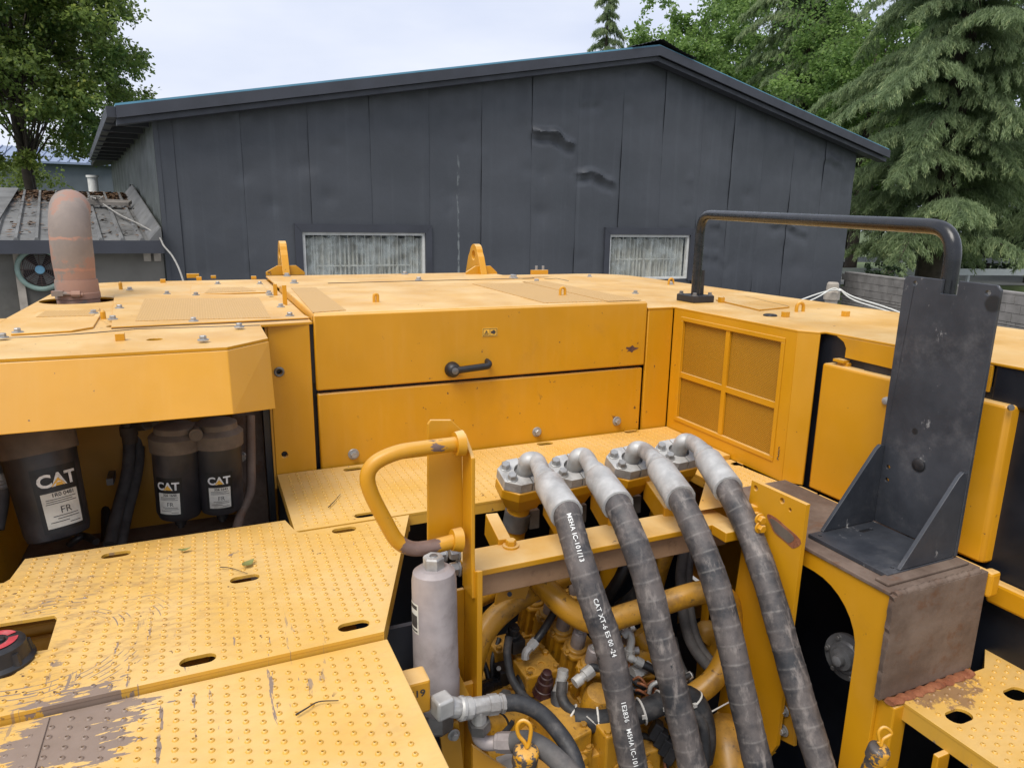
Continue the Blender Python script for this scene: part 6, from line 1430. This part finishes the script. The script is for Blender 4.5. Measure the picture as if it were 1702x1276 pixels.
# black guard rail
RX = .0145
ft = pz(1155, 501, ZT); ry = px(1577, 470, 1.268)
lx = ft.x; ly = ft.y
ztop = py(1195, 357, ly).z; zr = px(1578, 378, 1.268).z
rail_pts = round_path([V(lx, ly, ZT+.02), V(lx-.0, ly, ztop), V(1.268, ry.y, zr), V(1.268, ry.y, -.60)], .062, 9)
rail = P('guard_rail', MB().tube(rail_pts, RX, 22), 'black_tube', EX, 60, label='glossy black tube guard rail over the hood')
P('rail_foot', MB().box(lx-.040, lx+.040, ly-.045, ly+.045, ZT+.0005, ZT+.022), 'black', rail, 0, .002); P('rail_fin', MB().prism([(lx+.015, ly-.003, ZT+.022), (lx+.030, ly-.003, ZT+.022), (lx+.028, ly-.003, ZT+.10), (lx+.018, ly-.003, ZT+.10)], V(0, .007, 0)), 'black', rail, 0)
for sx, sy in ((-1, -1), (1, -1), (-1, 1), (1, 1)): inst('bolt', BOLT_DK, rail, (lx+sx*.030, ly+sy*.034, ZT+.022), (0, 0, 1), .3, .8)
# doors right of the grille
XD = 1.335
d0 = px(1367, 604, XD); d1 = px(1690, 680, XD)
dz0, dz1 = -.632, d0.z+.002
dr_ = MB(); ye = px(1680, 680, XD).y
dr_.prism([(XD, 1.188, dz0), (XD, ye+.012, dz0), (XD+.004, ye+.004, dz0), (XD+.014, ye, dz0), (XD+.06, ye, dz0), (XD+.06, 1.188, dz0)], V(0, 0, dz1-dz0)); side_door = P('service_door', dr_, 'yellow', EX, 40, .006)
P('door_latch', MB().lathe(px(1474, 666, XD), (-1, 0, 0), [(0, .009), (.006, .008), (.008, .004)], 16), 'zinc', side_door)
P('door_latch', MB().lathe(px(1680, 677, XD-.002), (-.6, -.8, 0), [(0, .006), (.004, .005)], 14), 'zinc_dark', side_door)
XU = 1.352
u0 = px(1389, 549, XU); u1 = px(1389, 591, XU); yu = px(1652, 600, XU).y
ub = MB(); ub.prism([(XU, 1.172, -.251), (XU, 1.150, -.262), (XU, 1.142, -.275), (XU, 1.142, u1.z), (XU, yu, u1.z-.006), (XU, yu, -.2515)], V(.006, 0, 0)); P('upper_cover', ub, 'yellow', EX, 0, .001)
P('gasket', MB().box(XU+.004, XU+.03, .66, 1.09, dz1-.002, u1.z+.004), 'black', EX, 0); P('latch_tab', MB().box(XU-.010, XU+.012, 1.135, 1.165, dz1+.008, dz1+.014).box(XU-.0, XU+.012, 1.130, 1.160, dz1-.01, dz1+.008), 'yellow', EX, 0)
P('gap_liner', MB().box(1.362, 1.372, .60, 1.26, -1.0, -.2525), 'navy', EX, 0); P('grille_return', MB().box(1.3345, 1.338, 1.207, 1.30, -.632, -.253), 'yellow_inner', EX, 0)
# black housing at the far right
bq = px(1655, 592, 1.36); P('black_housing', MB().box(1.355, 1.80, .20, yu-.002, -.325, -.248), 'navy', EX, 0, .006)
P('radiator_core', MB().box(1.375, 1.86, .20, ye-.012, -.68, -.33), 'navy', EX, 0, .003); P('radiator_edge', MB().box(1.366, 1.374, ye-.022, ye-.012, -.66, -.34), 'rust', EX, 0)
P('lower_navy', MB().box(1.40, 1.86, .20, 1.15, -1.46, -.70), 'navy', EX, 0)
